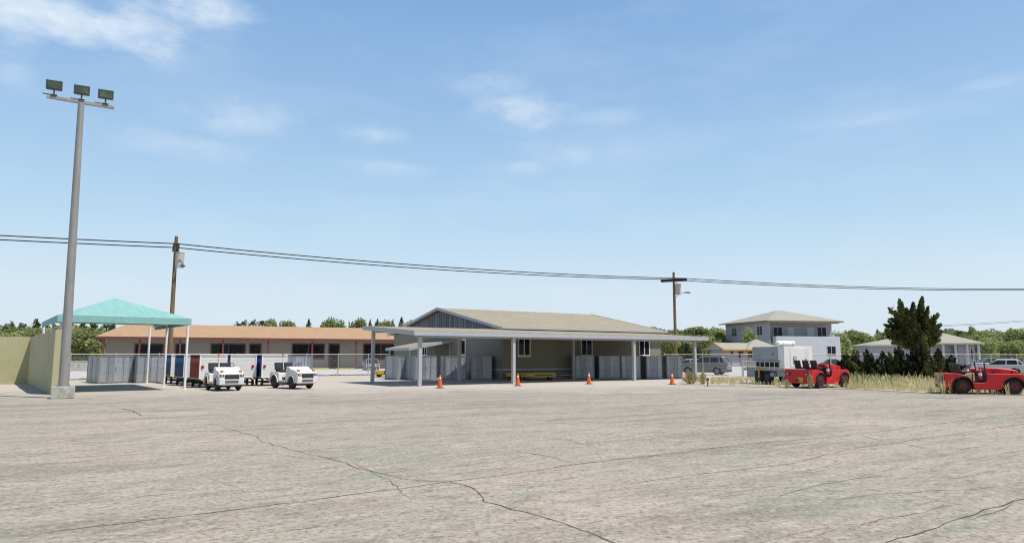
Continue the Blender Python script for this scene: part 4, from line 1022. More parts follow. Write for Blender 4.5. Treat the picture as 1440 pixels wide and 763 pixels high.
# ------------------------------------------------------------------ cars
def make_car(name, loc, rz, label, cat, paint, Lc, Wc, Hc, kind):
    o = empty(name, loc, rz, label, cat)
    h = Lc / 2; r_ = .36 if kind == 'suv' else .32; wb = Lc * .29; belt = Hc * (.60 if kind == 'sedan' else .64); cl_ = .26 if kind == 'suv' else .2
    # body side profile with wheel arches (front is +x)
    hoodz = belt - .02; nose = belt - .16
    def arch(cx): n = 9; return [(cx + (r_ + .06) * cos(pi * i / n), r_ + (r_ + .06) * sin(pi * i / n)) for i in range(n + 1)]
    if kind == 'sedan': tail = [(-h + .02, belt - .08), (-h * .62, belt + .0)]
    else: tail = [(-h + .02, belt - .05), (-h + .1, belt + .02)]
    prof = [(h - .03, cl_ + .05), (h, cl_ + .25), (h - .06, nose), (h - .35, hoodz - .05), (h * .42, belt)] + [(-h * .5, belt + .02)] + tail[::-1] + [(-h, cl_ + .3), (-h + .06, cl_)] + arch(-wb)[::-1][0:0]
    prof = prof + [(-wb - r_ - .06, cl_)] + [(x, z) for x, z in arch(-wb)[::-1]][1:-1] + [(-wb + r_ + .06, cl_), (wb - r_ - .06, cl_)] + arch(wb)[::-1][1:-1] + [(wb + r_ + .06, cl_)]
    m = MB(); m.prism(prof, -Wc / 2, Wc / 2); m.build('body', paint, o, .07, 3)
    # greenhouse: glass block with tumblehome, then roof and pillars
    if kind == 'suv': bx = (-h + .12, h * .40); tx_ = (-h + .48, h * .06)
    elif kind == 'hatch': bx = (-h + .10, h * .46); tx_ = (-h + .55, h * .04)
    else: bx = (-h * .72, h * .42); tx_ = (-h * .38, h * .08)
    yb_, yt_ = Wc / 2 - .06, Wc / 2 - .24; zt_ = Hc - (.05 if kind == 'sedan' else .11)
    def frus(m, bx, tx_, yb_, yt_, z0, z1):
        m.add([(bx[0], -yb_, z0), (bx[1], -yb_, z0), (bx[1], yb_, z0), (bx[0], yb_, z0), (tx_[0], -yt_, z1), (tx_[1], -yt_, z1), (tx_[1], yt_, z1), (tx_[0], yt_, z1)],
              [(0, 3, 2, 1), (4, 5, 6, 7), (0, 1, 5, 4), (1, 2, 6, 5), (2, 3, 7, 6), (3, 0, 4, 7)])
    m = MB(); frus(m, bx, tx_, yb_, yt_, belt, zt_); m.build('windows', M['carglass'], o)
    m = MB(); frus(m, (tx_[0] - .03, tx_[1] + .05), (tx_[0] + .12, tx_[1] - .12), yt_ + .02, yt_ - .1, zt_ - .02, Hc); rf = m.build('roof', paint, o, .03)
    m = MB()
    def lerp(z): k = (z - belt) / (zt_ - belt); return k
    def pil(fb, ft, wd):
        for s in (-1, 1):
            m.add([(fb - wd, s * (yb_ + .012), belt), (fb + wd, s * (yb_ + .012), belt), (ft + wd, s * (yt_ + .012), zt_), (ft - wd, s * (yt_ + .012), zt_), (fb - wd, s * (yb_ - .03), belt), (fb + wd, s * (yb_ - .03), belt), (ft + wd, s * (yt_ - .03), zt_), (ft - wd, s * (yt_ - .03), zt_)],
                  [(0, 1, 2, 3), (7, 6, 5, 4), (0, 4, 5, 1), (2, 6, 7, 3), (1, 5, 6, 2), (3, 7, 4, 0)])
    pil(bx[1] - .04, tx_[1] - .02, .05); pil(bx[0] + .06, tx_[0] + .04, .08)
    mid = (tx_[0] + tx_[1]) / 2; pil(mid + .18, mid + .14, .04)
    if kind != 'sedan': pil(mid - .75, mid - .7, .05)
    m.build('pillars', paint, o)
    for x in (-wb, wb):
        for s in (-1, 1): wheel(o, x, s * (Wc / 2 - .12), r_, .22, M['rimw'], .62, s)
    m = MB(); m.box(-h + .2, h - .2, -Wc / 2 + .15, Wc / 2 - .15, cl_ - .03, cl_ + .3); m.build('underbody', M['darkm'], o)
    for s in (-1, 1):
        m = MB()
        if kind == 'sedan': m.box(-h - .012, -h + .12, s * (Wc / 2 - .26) - .18, s * (Wc / 2 - .26) + .18, belt - .26, belt - .10)
        else: m.box(-h - .012, -h + .16, s * (Wc / 2 - .09) - .08, s * (Wc / 2 - .09) + .08, belt - .32, belt + .02)
        m.build('tail_light', M['redlens'], o, .01)
        m = MB(); m.box(h - .2, h - .035, s * (Wc / 2 - .25) - .17, s * (Wc / 2 - .25) + .17, belt - .30, belt - .17); m.build('headlight', M['clear'], o, .02)
        m = MB(); m.box(h * .36, h * .36 + .16, s * (Wc / 2 + .08) - .08, s * (Wc / 2 + .08) + .08, belt + .0, belt + .15); m.build('mirror', paint, o, .03)
    m = MB(); m.box(-h - .015, -h + .03, -.26, .26, belt - .34 if kind != 'sedan' else .5, belt - .21 if kind != 'sedan' else .62); m.build('number_plate', M['plate'], o)
    m = MB(); m.box(-h - .05, -h + .1, -Wc / 2 + .1, Wc / 2 - .1, cl_ + .06, cl_ + .22); m.box(h - .1, h + .03, -Wc / 2 + .12, Wc / 2 - .12, cl_ + .04, cl_ + .18); m.build('bumper', M['darkm'], o, .02)
    m = MB()
    for s in (-1, 1): m.box(-h * .55, h * .55, s * (Wc / 2 + .003) - .004, s * (Wc / 2 + .003) + .004, cl_ + .10, cl_ + .16)
    m.build('side_trim', M['darkm'], o)
    if kind == 'suv':
        m = MB()
        for s in (-1, 1): m.cyl((tx_[0] + .15, s * (yt_ - .02), Hc + .05), (tx_[1] - .1, s * (yt_ - .02), Hc + .05), .02, 8); m.box(tx_[0] + .15, tx_[0] + .2, s * (yt_ - .02) - .02, s * (yt_ - .02) + .02, Hc - .03, Hc + .05); m.box(tx_[1] - .15, tx_[1] - .1, s * (yt_ - .02) - .02, s * (yt_ - .02) + .02, Hc - .03, Hc + .05)
        m.build('roof_rails', M['darkm'], o)
    return o
sp_ = at(1012, 527.0); hd = (-.86, .50)
make_car('parked_suv', (sp_[0] + hd[0] * 2.1 + .8, sp_[1] + hd[1] * 2.1 + .4), atan2(hd[1], hd[0]), 'dark grey estate-type off-roader parked just right of the carport, its rear showing', 'car', M['suv'], 4.75, 1.9, 1.78, 'suv')
make_car('parked_car', atY(966, 512, 84)[:2], radians(150), 'pale car mostly hidden behind the dark grey off-roader', 'car', M['silver'], 4.3, 1.75, 1.45, 'hatch')
make_car('parked_car', atY(521.5, 520, 91)[:2], radians(108), 'light sedan parked tail-on beside the storage boxes, with yellow wheel stops in front', 'car', M['silver'], 4.4, 1.75, 1.45, 'sedan')
make_car('parked_car', atY(1404, 520, 67)[:2], atan2(.50, -.86), 'silver hatchback parked behind the fence above the right-hand red tractor', 'car', M['silver'], 4.25, 1.75, 1.52, 'hatch')
make_car('parked_car', atY(1167, 520, 84)[:2], radians(160), 'grey saloon half hidden behind the left-hand red tractor', 'car', M['suv'], 4.4, 1.75, 1.45, 'sedan')
make_car('parked_car', atY(1388, 520, 92)[:2], radians(170), 'grey car behind the silver hatchback, only its roof showing', 'car', M['suv'], 4.4, 1.75, 1.5, 'sedan')
make_car('parked_car', atY(1448, 520, 82)[:2], radians(165), 'dark blue car at the right edge behind the fence', 'car', M['dblue'], 4.4, 1.75, 1.5, 'sedan')

# ------------------------------------------------------------------ flat dollies, cones, marker
def make_dolly(loc, rz, L_, label):
    o = empty('flat_dolly', loc, rz, label, 'dolly')
    m = MB(); m.box(0, L_, 0, 1.3, .40, .52); m.box(-.04, L_ + .04, -.04, 0, .26, .54); m.box(-.04, L_ + .04, 1.3, 1.34, .26, .54); m.box(-.04, 0, 0, 1.3, .3, .54); m.box(L_, L_ + .04, 0, 1.3, .3, .54); m.build('bed', M['yellow'], o, .008)
    m = MB(); m.box(L_ * .38, L_ - .15, -.05, -.041, .37, .43); m.box(.02, L_ * .1, -.05, -.041, .37, .43); m.build('side_slot', M['darkm'], o)
    for x in (.35, L_ - .35):
        for y, s in ((.12, -1), (1.2, 1)):
            m = MB(); m.ring((x, y, .17), (0, 1, 0), .11, .055, 18, 8); m.cyl((x, y - .05, .17), (x, y + .05, .17), .12, 18); t_ = m.build('wheel', M['black'], o)
            m = MB(); m.cyl((x, y + s * .05, .17), (x, y + s * .065, .17), .06, 12); m.build('rim', M['rimg'], t_)
    m = MB(); m.cyl((L_ + .04, .65, .4), (L_ + 1.2, .65, .36), .025); m.ring((L_ + 1.27, .65, .36), (0, 0, 1), .06, .02, 12, 6); m.build('drawbar', M['yellow'], o)
    return o
dp = at(734, 534.8); make_dolly(dp, radians(4), 2.45, 'long yellow flat dolly parked in the shade under the carport')
dp0 = atY(712.3, 530, dp[1] + .15)[:2]
make_dolly((dp0[0], dp0[1] + .6), radians(6), 1.0, 'short yellow dolly half hidden behind the front carport post')
dp = at(528.5, 530.2); make_dolly(dp, radians(18), 1.8, 'yellow dolly behind the leftmost carport post')
def make_cone(loc, label):
    o = empty('traffic_cone', loc, random.random(), label, 'traffic cone', 'orange traffic cones')
    m = MB(); m.box(-.2, .2, -.2, .2, 0, .035); m.build('base', M['black'], o, .015)
    m = MB(); m.cone((0, 0, .03), (0, 0, .52), .145, .075, 24); m.cone((0, 0, .62), (0, 0, .74), .052, .038, 24); m.build('cone_body', M['orange'], o)
    m = MB(); m.cone((0, 0, .52), (0, 0, .62), .073, .054, 24); m.build('reflective_collar', M['wtrim'], o)
    return o
make_cone(at(618.7, 545.3), 'orange traffic cone left of the office, in front of the grey storage boxes')
make_cone(at(728.2, 542.2), 'orange traffic cone touching the second front carport post and the yellow dolly')
make_cone(at(828.3, 539.6), 'orange traffic cone between the two right-hand front carport posts')
make_cone(at(945.3, 540.2), 'orange traffic cone at the right end of the storage boxes, farthest right of the cones')
mk = empty('edge_light', at(995.4, 543.0), 0, 'small taxiway edge light with blue lens on yellow collar', 'edge light')
m = MB(); m.cyl((0, 0, 0), (0, 0, .015), .22, 20); m.build('base_disc', M['conc'], mk)
m = MB(); m.cyl((0, 0, .015), (0, 0, .27), .035, 12); m.build('stem', M['darkm'], mk)
m = MB(); m.cone((0, 0, .24), (0, 0, .37), .05, .085, 16); m.build('collar', M['yellow'], mk)
m = MB(); m.cone((0, 0, .37), (0, 0, .47), .085, .07, 16); m.cone((0, 0, .47), (0, 0, .50), .07, .02, 16); m.build('lens', M['bluelens'], mk)

# wheel stops, low wall in the lot
for i, (px, py, L_, lab) in enumerate([(449, 519.0, 2.6, 'yellow wheel stop to the right of the right white tug'), (485, 519.2, 2.6, 'yellow wheel stop left of the sedan and the carport post'),
                             (1160, 518, 1.4, 'yellow wheel stop behind the left-hand red tractor'), (1436, 522, 1.6, 'yellow wheel stop at the right edge behind the red tractor'), (1024, 514.5, 2, 'yellow wheel stop right of the grey off-roader')]):
    P = at(px, py); m = MB(); m.push((P[0], P[1], 0), LA if px < 700 else radians(14)); m.prism([(-L_ / 2, 0), (L_ / 2, 0), (L_ / 2 - .05, .17), (-L_ / 2 + .05, .17)], -.1, .1); m.pop(); tag(m.build('wheel_stop', M['kerbyellow'], None, .02), lab, 'wheel stop', 'yellow wheel stops')
P = at(99, 521.5); m = MB(); m.push((P[0], P[1], 0), radians(20)); m.box(-3, 2.7, 0, .3, 0, 1.15); m.box(-3.04, 2.74, -.04, .34, 1.15, 1.22); m.pop(); tag(m.build('low_wall', M['conc']), 'low grey block wall seen through the fence behind the floodlight pole', 'wall')

# ------------------------------------------------------------------ utility poles and wires
def make_upole(loc, H, arm_ang, label, lamp):
    o = empty('utility_pole', loc, 0, label, 'utility pole', 'wooden utility poles')
    m = MB(); m.cone((0, 0, 0), (0, 0, H), .20, .14, 16); m.build('pole', M['timber'], o)
    m = MB(); m.cyl((0, 0, H), (0, 0, H + .04), .125, 12); m.build('pole_cap', M['timberd'], o)
    m = MB(); m.push((0, 0, H - .9), arm_ang); m.box(-1.5, 1.5, -.24, -.10, -.17, .17); m.box(-1.5, 1.5, .10, .24, -.17, .17)
    m.pop(); m.build('crossarm', M['timberd'], o, .01)
    for k in (-1.15, 1.15):
        m = MB(); m.push((0, 0, H - .9), arm_ang); m.cyl((k, 0, -.08), (k, 0, .10), .05, 10); m.cyl((k, 0, .10), (k, 0, .16), .035, 10); m.pop(); m.build('insulator', M['timberd'], o)
    m = MB(); m.cyl((.44, -.12, H - 2.55), (.44, -.12, H - 1.40), .34, 24); m.cyl((.44, -.12, H - 1.40), (.44, -.12, H - 1.35), .36, 24); m.cyl((.44, -.12, H - 2.60), (.44, -.12, H - 2.55), .36, 24); tf = m.build('transformer', M['trafo'], o)
    m = MB(); m.box(.12, .2, -.1, .1, H - 2.2, H - 2.1); m.box(.12, .2, -.1, .1, H - 1.6, H - 1.5); m.cyl((.30, -.05, H - 1.31), (.30, -.05, H - 1.13), .03, 8); m.build('bracket', M['darkm'], tf)
    if lamp:
        m = MB(); m.tube([(.1, 0, H - 3.0), (.5, -.1, H - 2.6), (.8, -.15, H - 2.45), (1.1, -.2, H - 2.42)], .035); la = m.build('lamp_arm', M['trafo'], o)
        m = MB(); m.push((1.45, -.26, H - 2.42), -.15); m.prism([(-.4, 0), (.4, -.05), (.35, .08), (0, .13), (-.38, .08)], -.13, .13); m.pop(); m.build('lamp_head', M['lampbox'], la, .02)
    else:
        m = MB(); m.tube([(.0, -.15, H - 3.5), (.2, -.18, H - 2.62), (.3, -.2, H - 2.55)], .03); la = m.build('lamp_arm', M['trafo'], o)
        m = MB(); m.push((.55, -.25, H - 2.5), .0); m.prism([(-.35, -.04), (.4, -.04), (.42, .06), (.2, .12), (-.35, .1)], -.14, .14); m.pop(); m.build('lamp_head', M['lampbox'], la, .02)
    return o
q1 = atY(238.5, 500, 58)[:2]; q2 = atY(950.5, 500, 81.6)[:2]
H1 = atY(248, 333, 58)[2]; H2 = atY(946, 383, 81.6)[2]
aw1 = radians(-63); aw2 = radians(-27)
make_upole(q1, H1, aw1, 'wooden utility pole with transformer behind the turquoise canopy', False)
make_upole(q2, H2, aw2, 'wooden utility pole with transformer and curved lamp arm behind the office', True)
q0 = (q1[0] - 46, q1[1] - 23.5); q3 = (80, 97.5)
make_upole(q0, 11.7, aw1, 'wooden utility pole beyond the left edge carrying the same wires', False)
make_upole(q3, 11.9, aw1, 'wooden utility pole beyond the right edge carrying the same wires', True)
def catenary(a, b_, sag, n=26):
    a, b_ = Vector(a), Vector(b_); return [tuple(a.lerp(b_, i / n) - Vector((0, 0, sag * 4 * (i / n) * (1 - i / n)))) for i in range(n + 1)]
for s, lab in ((1.15, 'upper black power line strung between the utility poles'), (-1.15, 'lower black power line strung between the utility poles')):
    P = []
    for q, a, H in ((q0, aw1, 11.7), (q1, aw1, H1), (q2, aw2, H2), (q3, aw1, 11.9)):
        P.append((q[0] + s * cos(a), q[1] + s * sin(a), H - .9 + .16))
    m = MB(); pts = catenary(P[0], P[1], .35)[:-1] + catenary(P[1], P[2], .5)[:-1] + catenary(P[2], P[3], .6); m.tube(pts, .045, 6)
    tag(m.build('power_line', M['wire']), lab, 'cable', 'power lines')
for k, (ya, yb, lab) in enumerate(((455.5, 447.5, 'upper thin distant cable at the right, above the far trees'), (457, 449.5, 'lower thin distant cable at the right, above the far trees'))):
    a, b_ = atY(1280, ya + 3, 140), atY(1520, yb - 4, 120); m = MB(); m.tube(catenary(a, b_, .25), .022, 5); tag(m.build('power_line', M['wire']), lab, 'cable', 'distant cables')
for nm, P, hh in (('utility_pole', atY(1280, 500, 140), atY(1280, 457.0, 140)[2]), ('utility_pole', atY(1520, 500, 120), atY(1520, 443.0, 120)[2])):
    o = empty(nm, P[:2], 0, 'thin distant utility pole ' + ('hidden by the dark conifer' if P[0] < 85 else 'beyond the right edge of the lot'), 'utility pole')
    m = MB(); m.cone((0, 0, 0), (0, 0, hh + .4), .13, .09, 10); m.build('pole', M['timber'], o); m = MB(); m.box(-.5, .5, -.05, .05, hh - .25, hh - .1); m.build('crossarm', M['timberd'], o)

# ------------------------------------------------------------------ vegetation
def quads_mesh(name, C, A_, B_, mat, tint, parent=None):
    """C centres, A_, B_ half axes (n x 3): one leaf clump face each, four-cornered and bent"""
    n = len(C); v = np.empty((n, 4, 3)); v[:, 0] = C - A_ ; v[:, 1] = C - B_ * .8; v[:, 2] = C + A_; v[:, 3] = C + B_
    me = bpy.data.meshes.new(name)
    me.vertices.add(n * 4); me.loops.add(n * 4); me.polygons.add(n)
    me.vertices.foreach_set('co', v.reshape(-1).astype(np.float32))
    me.loops.foreach_set('vertex_index', np.arange(n * 4, dtype=np.int32))
    me.polygons.foreach_set('loop_start', np.arange(0, n * 4, 4, dtype=np.int32)); me.polygons.foreach_set('loop_total', np.full(n, 4, dtype=np.int32))
    at_ = me.attributes.new('tint', 'FLOAT', 'FACE'); at_.data.foreach_set('value', tint.astype(np.float32))
    me.materials.append(mat); me.update(); me.validate()
    o = bpy.data.objects.new(name, me); COL.objects.link(o)
    if parent: o.parent = parent
    return o
def rdir(rg, n): d_ = rg.normal(size=(n, 3)); return d_ / np.linalg.norm(d_, axis=1)[:, None]
def foliage(rg, lobes, dens, size, up=.3):
    """lobes: (cx,cy,cz, rx,ry,rz); leaf clumps spread in a shell and through the volume of each"""
    Cs, As, Bs, Ts = [], [], [], []
    for (cx, cy, cz, rx, ry, rz) in lobes:
        n = int(dens * (rx * ry + ry * rz + rx * rz) / 3 * 12); d_ = rdir(rg, n); rad = rg.uniform(.25, 1, n) ** .35
        rad *= 1 + .14 * np.sin(d_[:, 0] * 5 + cx * 3) * np.cos(d_[:, 2] * 6 + cy)
        c_ = np.stack([cx + d_[:, 0] * rx * rad, cy + d_[:, 1] * ry * rad, cz + d_[:, 2] * rz * rad], 1)
        nn = d_ * .7 + rdir(rg, n) * .7; nn /= np.linalg.norm(nn, axis=1)[:, None]
        t = rdir(rg, n); a = np.cross(nn, t); a /= np.linalg.norm(a, axis=1)[:, None]; b_ = np.cross(nn, a)
        s = size * rg.uniform(.5, 1.3, n)[:, None]
        Cs.append(c_); As.append(a * s); Bs.append(b_ * s * .7); Ts.append(np.clip(rg.normal(.5, .2, n) + rg.normal(0, .12), 0, 1))
    return np.concatenate(Cs), np.concatenate(As), np.concatenate(Bs), np.concatenate(Ts)
def trunk_mesh(h, r_, limbs, rnd):
    m = MB(); m.cone((0, 0, 0), (0, 0, h), r_, r_ * .6, 10)
    for (x, y, z) in limbs: m.cone((0, 0, h * .75), (x, y, z), r_ * .45, r_ * .15, 7)
    return m
def make_tree(kind, seed, loc, label, group):
    """unit trees about 8 m high, scaled per copy"""
    rg = np.random.default_rng(seed); rnd = random.Random(seed)
    o = empty({'broad': 'broadleaf_tree', 'conifer': 'conifer_tree', 'palm': 'palm_tree', 'cypress': 'cypress_tree', 'young': 'young_tree'}[kind], loc, 0, label, 'tree', group)
    if kind in ('broad', 'young'):
        lobes = [(0, 0, 5.0, 2.0, 2.0, 2.4)]
        for k in range(13):
            a = rnd.uniform(0, 2 * pi); rr = rnd.uniform(.9, 2.3); z = rnd.uniform(2.6, 6.7); s = rnd.uniform(.8, 1.35)
            if z > 5.6: rr *= .6
            lobes.append((rr * cos(a), rr * sin(a), z, s, s, s * .9))
        C, A_, B_, T = foliage(rg, lobes, 13, .24)
        quads_mesh('crown', C, A_, B_, M['leaf' if kind == 'broad' else 'leafy'], T, o)
        trunk_mesh(3.4, .22, [(l[0] * .8, l[1] * .8, l[2]) for l in lobes[1:9]], rnd).build('trunk', M['bark'], o)
    elif kind == 'conifer':
        lobes = []
        for k in range(15):
            z = 1.6 + k * .43; rr = (8.2 - z) * .30 + .12
            for j in range(5):
                a = rnd.uniform(0, 2 * pi); q = rr * rnd.uniform(.45, .8); lobes.append((q * cos(a), q * sin(a), z + rnd.uniform(-.2, .2), rr * .55, rr * .55, .34))
        C, A_, B_, T = foliage(rg, lobes, 16, .17)
        quads_mesh('crown', C, A_, B_, M['leafd'], T, o); trunk_mesh(7.6, .16, [], rnd).build('trunk', M['bark'], o)
    elif kind == 'cypress':
        lobes = [(rnd.uniform(-.1, .1), rnd.uniform(-.1, .1), .8 + k * .62, .62 * (1 - (k / 12) ** 1.6) + .12, .62 * (1 - (k / 12) ** 1.6) + .12, .6) for k in range(12)]
        C, A_, B_, T = foliage(rg, lobes, 26, .14); quads_mesh('crown', C, A_, B_, M['cypress'], T, o); trunk_mesh(6, .12, [], rnd).build('trunk', M['bark'], o)
    elif kind == 'palm':
        Cs, As, Bs = [], [], []
        for k in range(20):
            a = rnd.uniform(0, 2 * pi); el = rnd.uniform(-.2, 1.35); L_ = rnd.uniform(1.5, 2.3); dd = Vector((cos(a) * cos(el), sin(a) * cos(el), sin(el)))
            for i in range(16):
                t = (i + 1) / 16; c_ = Vector((0, 0, 6.4)) + dd * L_ * t - Vector((0, 0, .75 * t * t * L_)); sd_ = Vector((-sin(a), cos(a), 0))
                for s in (-1, 1): Cs.append(tuple(c_ + sd_ * s * .18 * (1.2 - t) - Vector((0, 0, .08)))); As.append(tuple((sd_ * s * .20 * (1.2 - t) + dd * .14 - Vector((0, 0, .12))))); Bs.append(tuple(dd * .055))
        n = len(Cs); quads_mesh('crown', np.array(Cs), np.array(As), np.array(Bs), M['palm'], rg.uniform(.2, .8, n), o)
        m = MB(); m.cone((0, 0, 0), (0, 0, 6.4), .19, .14, 10); m.build('trunk', M['bark'], o)
    return o
protos = {}
for kind, seeds in (('broad', (1, 2, 3, 4)), ('conifer', (5, 6, 7)), ('palm', (8, 9)), ('cypress', (10,)), ('young', (11, 12))): protos[kind] = [[kind, s, None] for s in seeds]
HTS = {'broad': 7.1, 'young': 7.1, 'conifer': 7.7, 'cypress': 8.0, 'palm': 7.3}
def plant(kind, px, ytop, Y, label, group, wide=1.0, rnd=random.Random(5)):
    P = atY(px, 500, Y); h = atY(px, ytop, Y)[2]; s = h / HTS[kind]
    e = rnd.choice(protos[kind]); rz = rnd.uniform(0, 6.28)
    if e[2] is None:
        e[2] = make_tree(kind, e[1], P[:2], label, group); o = e[2]
    else: o = dup(e[2], P[:2], rz, label, None, group)
    o.rotation_euler = (0, 0, rz); o.scale = (s * wide, s * wide, s)
    if group: o['group'] = group
    return o
names = {'broad': 'olive-green tree', 'young': 'yellow-green tree', 'conifer': 'dark spiky conifer', 'palm': 'spreading palm', 'cypress': 'narrow black cypress'}
rt = random.Random(21)
def belt(x0, x1, step, yt0, yt1, Y0, Y1, kinds, where, grp):
    x = x0
    while x < x1:
        k = rt.choice(kinds); w_ = {'conifer': rt.uniform(1.0, 1.4), 'broad': rt.uniform(1.0, 1.5), 'young': rt.uniform(1.0, 1.4)}.get(k, 1)
        plant(k, x + rt.uniform(-step * .3, step * .3), rt.uniform(yt0, yt1), rt.uniform(Y0, Y1), names[k] + ' ' + where, names[k] + 's ' + grp, w_, rt); x += step * rt.uniform(.75, 1.25)
Wl, Gl = 'in the belt between ochre wall and orange roof', 'far left belt'
belt(-60, 160, 22, 456, 464, 150, 180, ['broad', 'broad', 'young', 'palm'], Wl, Gl)
belt(-60, 170, 15, 463, 474, 118, 140, ['broad', 'young', 'conifer'], Wl, Gl)
belt(-50, 160, 12, 449, 458, 175, 215, ['conifer', 'conifer', 'conifer', 'palm'], Wl, Gl)
belt(92, 165, 16, 462, 474, 100, 112, ['broad', 'young'], Wl, Gl)
for px, yt, k in ((341, 446, 'palm'), (333, 449, 'palm'), (354, 445.5, 'palm'), (367, 447, 'palm'), (378, 451.5, 'broad'), (396, 451, 'cypress'), (403, 452.5, 'broad'), (433, 449, 'conifer'), (462, 449, 'broad'), (478, 453, 'broad'), (490, 451.5, 'cypress'), (502, 450, 'broad'), (520, 451, 'conifer'), (529, 449.5, 'conifer'), (541, 452, 'broad'), (552, 451, 'conifer'), (564, 446.5, 'conifer'), (575, 453, 'broad'), (188, 455, 'conifer'), (176, 452, 'conifer'), (156, 450, 'conifer')):
    plant(k, px, yt, rt.uniform(165, 185), names[k] + ' whose top shows over the orange-roofed building', names[k] + 's over the orange roof', .68, rt)
Wr, Gr = 'in the tree belt between the office and the two-storey house', 'between office and house'
belt(905, 1030, 14, 461, 467, 165, 190, ['broad', 'broad', 'young'], Wr, Gr)
belt(900, 1020, 12, 468, 477, 140, 155, ['young', 'broad'], Wr, Gr)
plant('conifer', 939, 467, 175, 'dark conifer rising just left of the lamp pole behind the office', None, 1.0, rt)
plant('conifer', 971, 466, 185, 'dark conifer rising from the belt right of the lamp pole', None, 1.3, rt)
plant('cypress', 965.5, 481, 118, 'nearly black narrow cypress above the grey off-roader', None, 1.5, rt)
plant('cypress', 981, 489, 118, 'small nearly black cypress beside the right carport post', None, 1.3, rt)
plant('cypress', 1004.5, 481, 130, 'nearly black cypress beside the cottage porch', None, 1.3, rt)
plant('young', 1010, 463.5, 150, 'tall bright green tree at the left corner of the two-storey house', None, 1.1, rt)
plant('young', 1053.5, 461.0, 124, 'slim bright green tree between the cottage and the two-storey house', None, .58, rt)
plant('young', 1065, 480, 124, 'low bright green sapling beside the slim tree at the two-storey house', None, .7, rt)
W3, G3 = 'right of the two-storey house', 'right of the two-storey house'
belt(1180, 1215, 14, 464, 469, 140, 160, ['broad', 'young'], W3, G3)
belt(1214, 1250, 11, 473, 478, 240, 270, ['broad', 'conifer'], W3, G3)
plant('conifer', 1237, 464, 190, 'tall dark conifer just left of the dark spiky tree, beyond the bungalow', None, 1.1, rt)
plant('young', 1246, 467, 170, 'bright green tree beyond the bungalow roof, left of the dark spiky tree', None, 1.1, rt)
plant('palm', 1325, 463, 135, 'palm showing right of the dark spiky tree above the bungalow', None, 1.0, rt)
plant('palm', 1349, 462, 150, 'largest palm above the bungalow roof', None, 1.5, rt); plant('palm', 1361, 464, 155, 'palm beside the slender green cypress over the bungalow roof', None, 1.3, rt)
plant('young', 1369, 460, 150, 'slender upright green tree above the right end of the bungalow', None, .42, rt)
W4, G4 = 'in the belt behind the silver hatchback', 'behind the silver hatchback'
belt(1310, 1480, 19, 462, 469, 150, 170, ['broad', 'broad', 'young', 'broad'], W4, G4)
belt(1376, 1490, 16, 470, 480, 122, 138, ['young', 'broad'], W4, G4)
belt(1330, 1480, 20, 462, 468, 200, 230, ['conifer', 'broad'], W4, G4)
plant('cypress', 1418, 491, 100, 'small black cypress just above the silver hatchback', None, 1.2, rt)
# far wooded ridge behind all of it
rg = np.random.default_rng(77); lob = []
for k in range(620):
    a = rg.uniform(-1.05, 1.05); R_ = rg.uniform(300, 420); h = rg.uniform(5, 9)
    lob.append((R_ * math.sin(a), R_ * math.cos(a), h * .5, rg.uniform(5, 9), 5, h * .62))
C, A_, B_, T = foliage(rg, lob, .55, .9)
tag(quads_mesh('far_woodland', C, A_, B_, M['leaf'], T), 'far-off continuous woodland along the horizon', 'woodland', None, 'stuff')

# dark juniper tree and shrubs
def plume(rg, p0, p1, w0, n, size):
    """a pointed spray of scale-like foliage from p0 to p1"""
    p0, p1 = np.array(p0), np.array(p1); t = rg.uniform(0, 1, n) ** .8; d_ = p1 - p0; L_ = np.linalg.norm(d_); d_ = d_ / L_
    wd = w0 * (1 - t) ** .75 + .05
    c_ = p0 + d_ * (t * L_)[:, None] + rdir(rg, n) * (wd * rg.uniform(.3, 1, n) ** .5)[:, None]
    a = d_ * .8 + rdir(rg, n) * .75; a /= np.linalg.norm(a, axis=1)[:, None]; b_ = np.cross(a, rdir(rg, n)); s = size * rg.uniform(.5, 1.3, n)[:, None]
    k = float(rg.choice([.05, .15, .25, .4, 1.1], p=[.36, .26, .14, .12, .12])); return c_, a * s, b_ * s * .6, np.clip(rg.normal(k, .12, n), 0, 1)
def plumes(rg, lst, dens, size):
    R_ = [plume(rg, a, b_, w_, max(30, int(dens * w_ * np.linalg.norm(np.array(b_) - np.array(a)))), size) for a, b_, w_ in lst]
    return [np.concatenate([r_[i] for r_ in R_]) for i in range(4)]
JY = 57.5; JP = atY(1292, 500, JY)[:2]
jt = empty('juniper_tree', JP, 0, 'very dark spiky conifer with forked top, towering over the dark shrubs', 'tree')
rg = np.random.default_rng(31)
def jl(px, py, dy=0): P = atY(px, py, JY + dy); return (P[0] - JP[0], dy, P[2])
lst = []
def limb(x0, y0, x1, y1, w_, n, dz=1.0):               # a limb of overlapping sprays, each pointing up and outwards
    dy1 = rg.uniform(-1.5, 1.5) * dz
    for k in range(n):
        t = (k + rg.uniform(.2, 1)) / n; x = x0 + (x1 - x0) * t; y = y0 + (y1 - y0) * t; q = 1 - .55 * t
        L_ = rg.uniform(7, 13) * q + 2; a = rg.uniform(-1.15, 1.15) + (x1 - x0) * .012
        lst.append((jl(x, y, dy1 * t), jl(x + L_ * math.sin(a), y - L_ * math.cos(a), dy1 * t + rg.uniform(-.5, .5)), w_ * q * rg.uniform(.6, 1.1)))
limb(1280, 470, 1267, 434, .30, 18); limb(1288, 470, 1296, 434, .30, 18)
limb(1278, 474, 1252, 436, .22, 16); limb(1276, 474, 1249, 452, .35, 18); limb(1274, 478, 1247, 462, .4, 16); limb(1276, 482, 1256, 474, .4, 14); limb(1270, 476, 1262, 480, .35, 8)
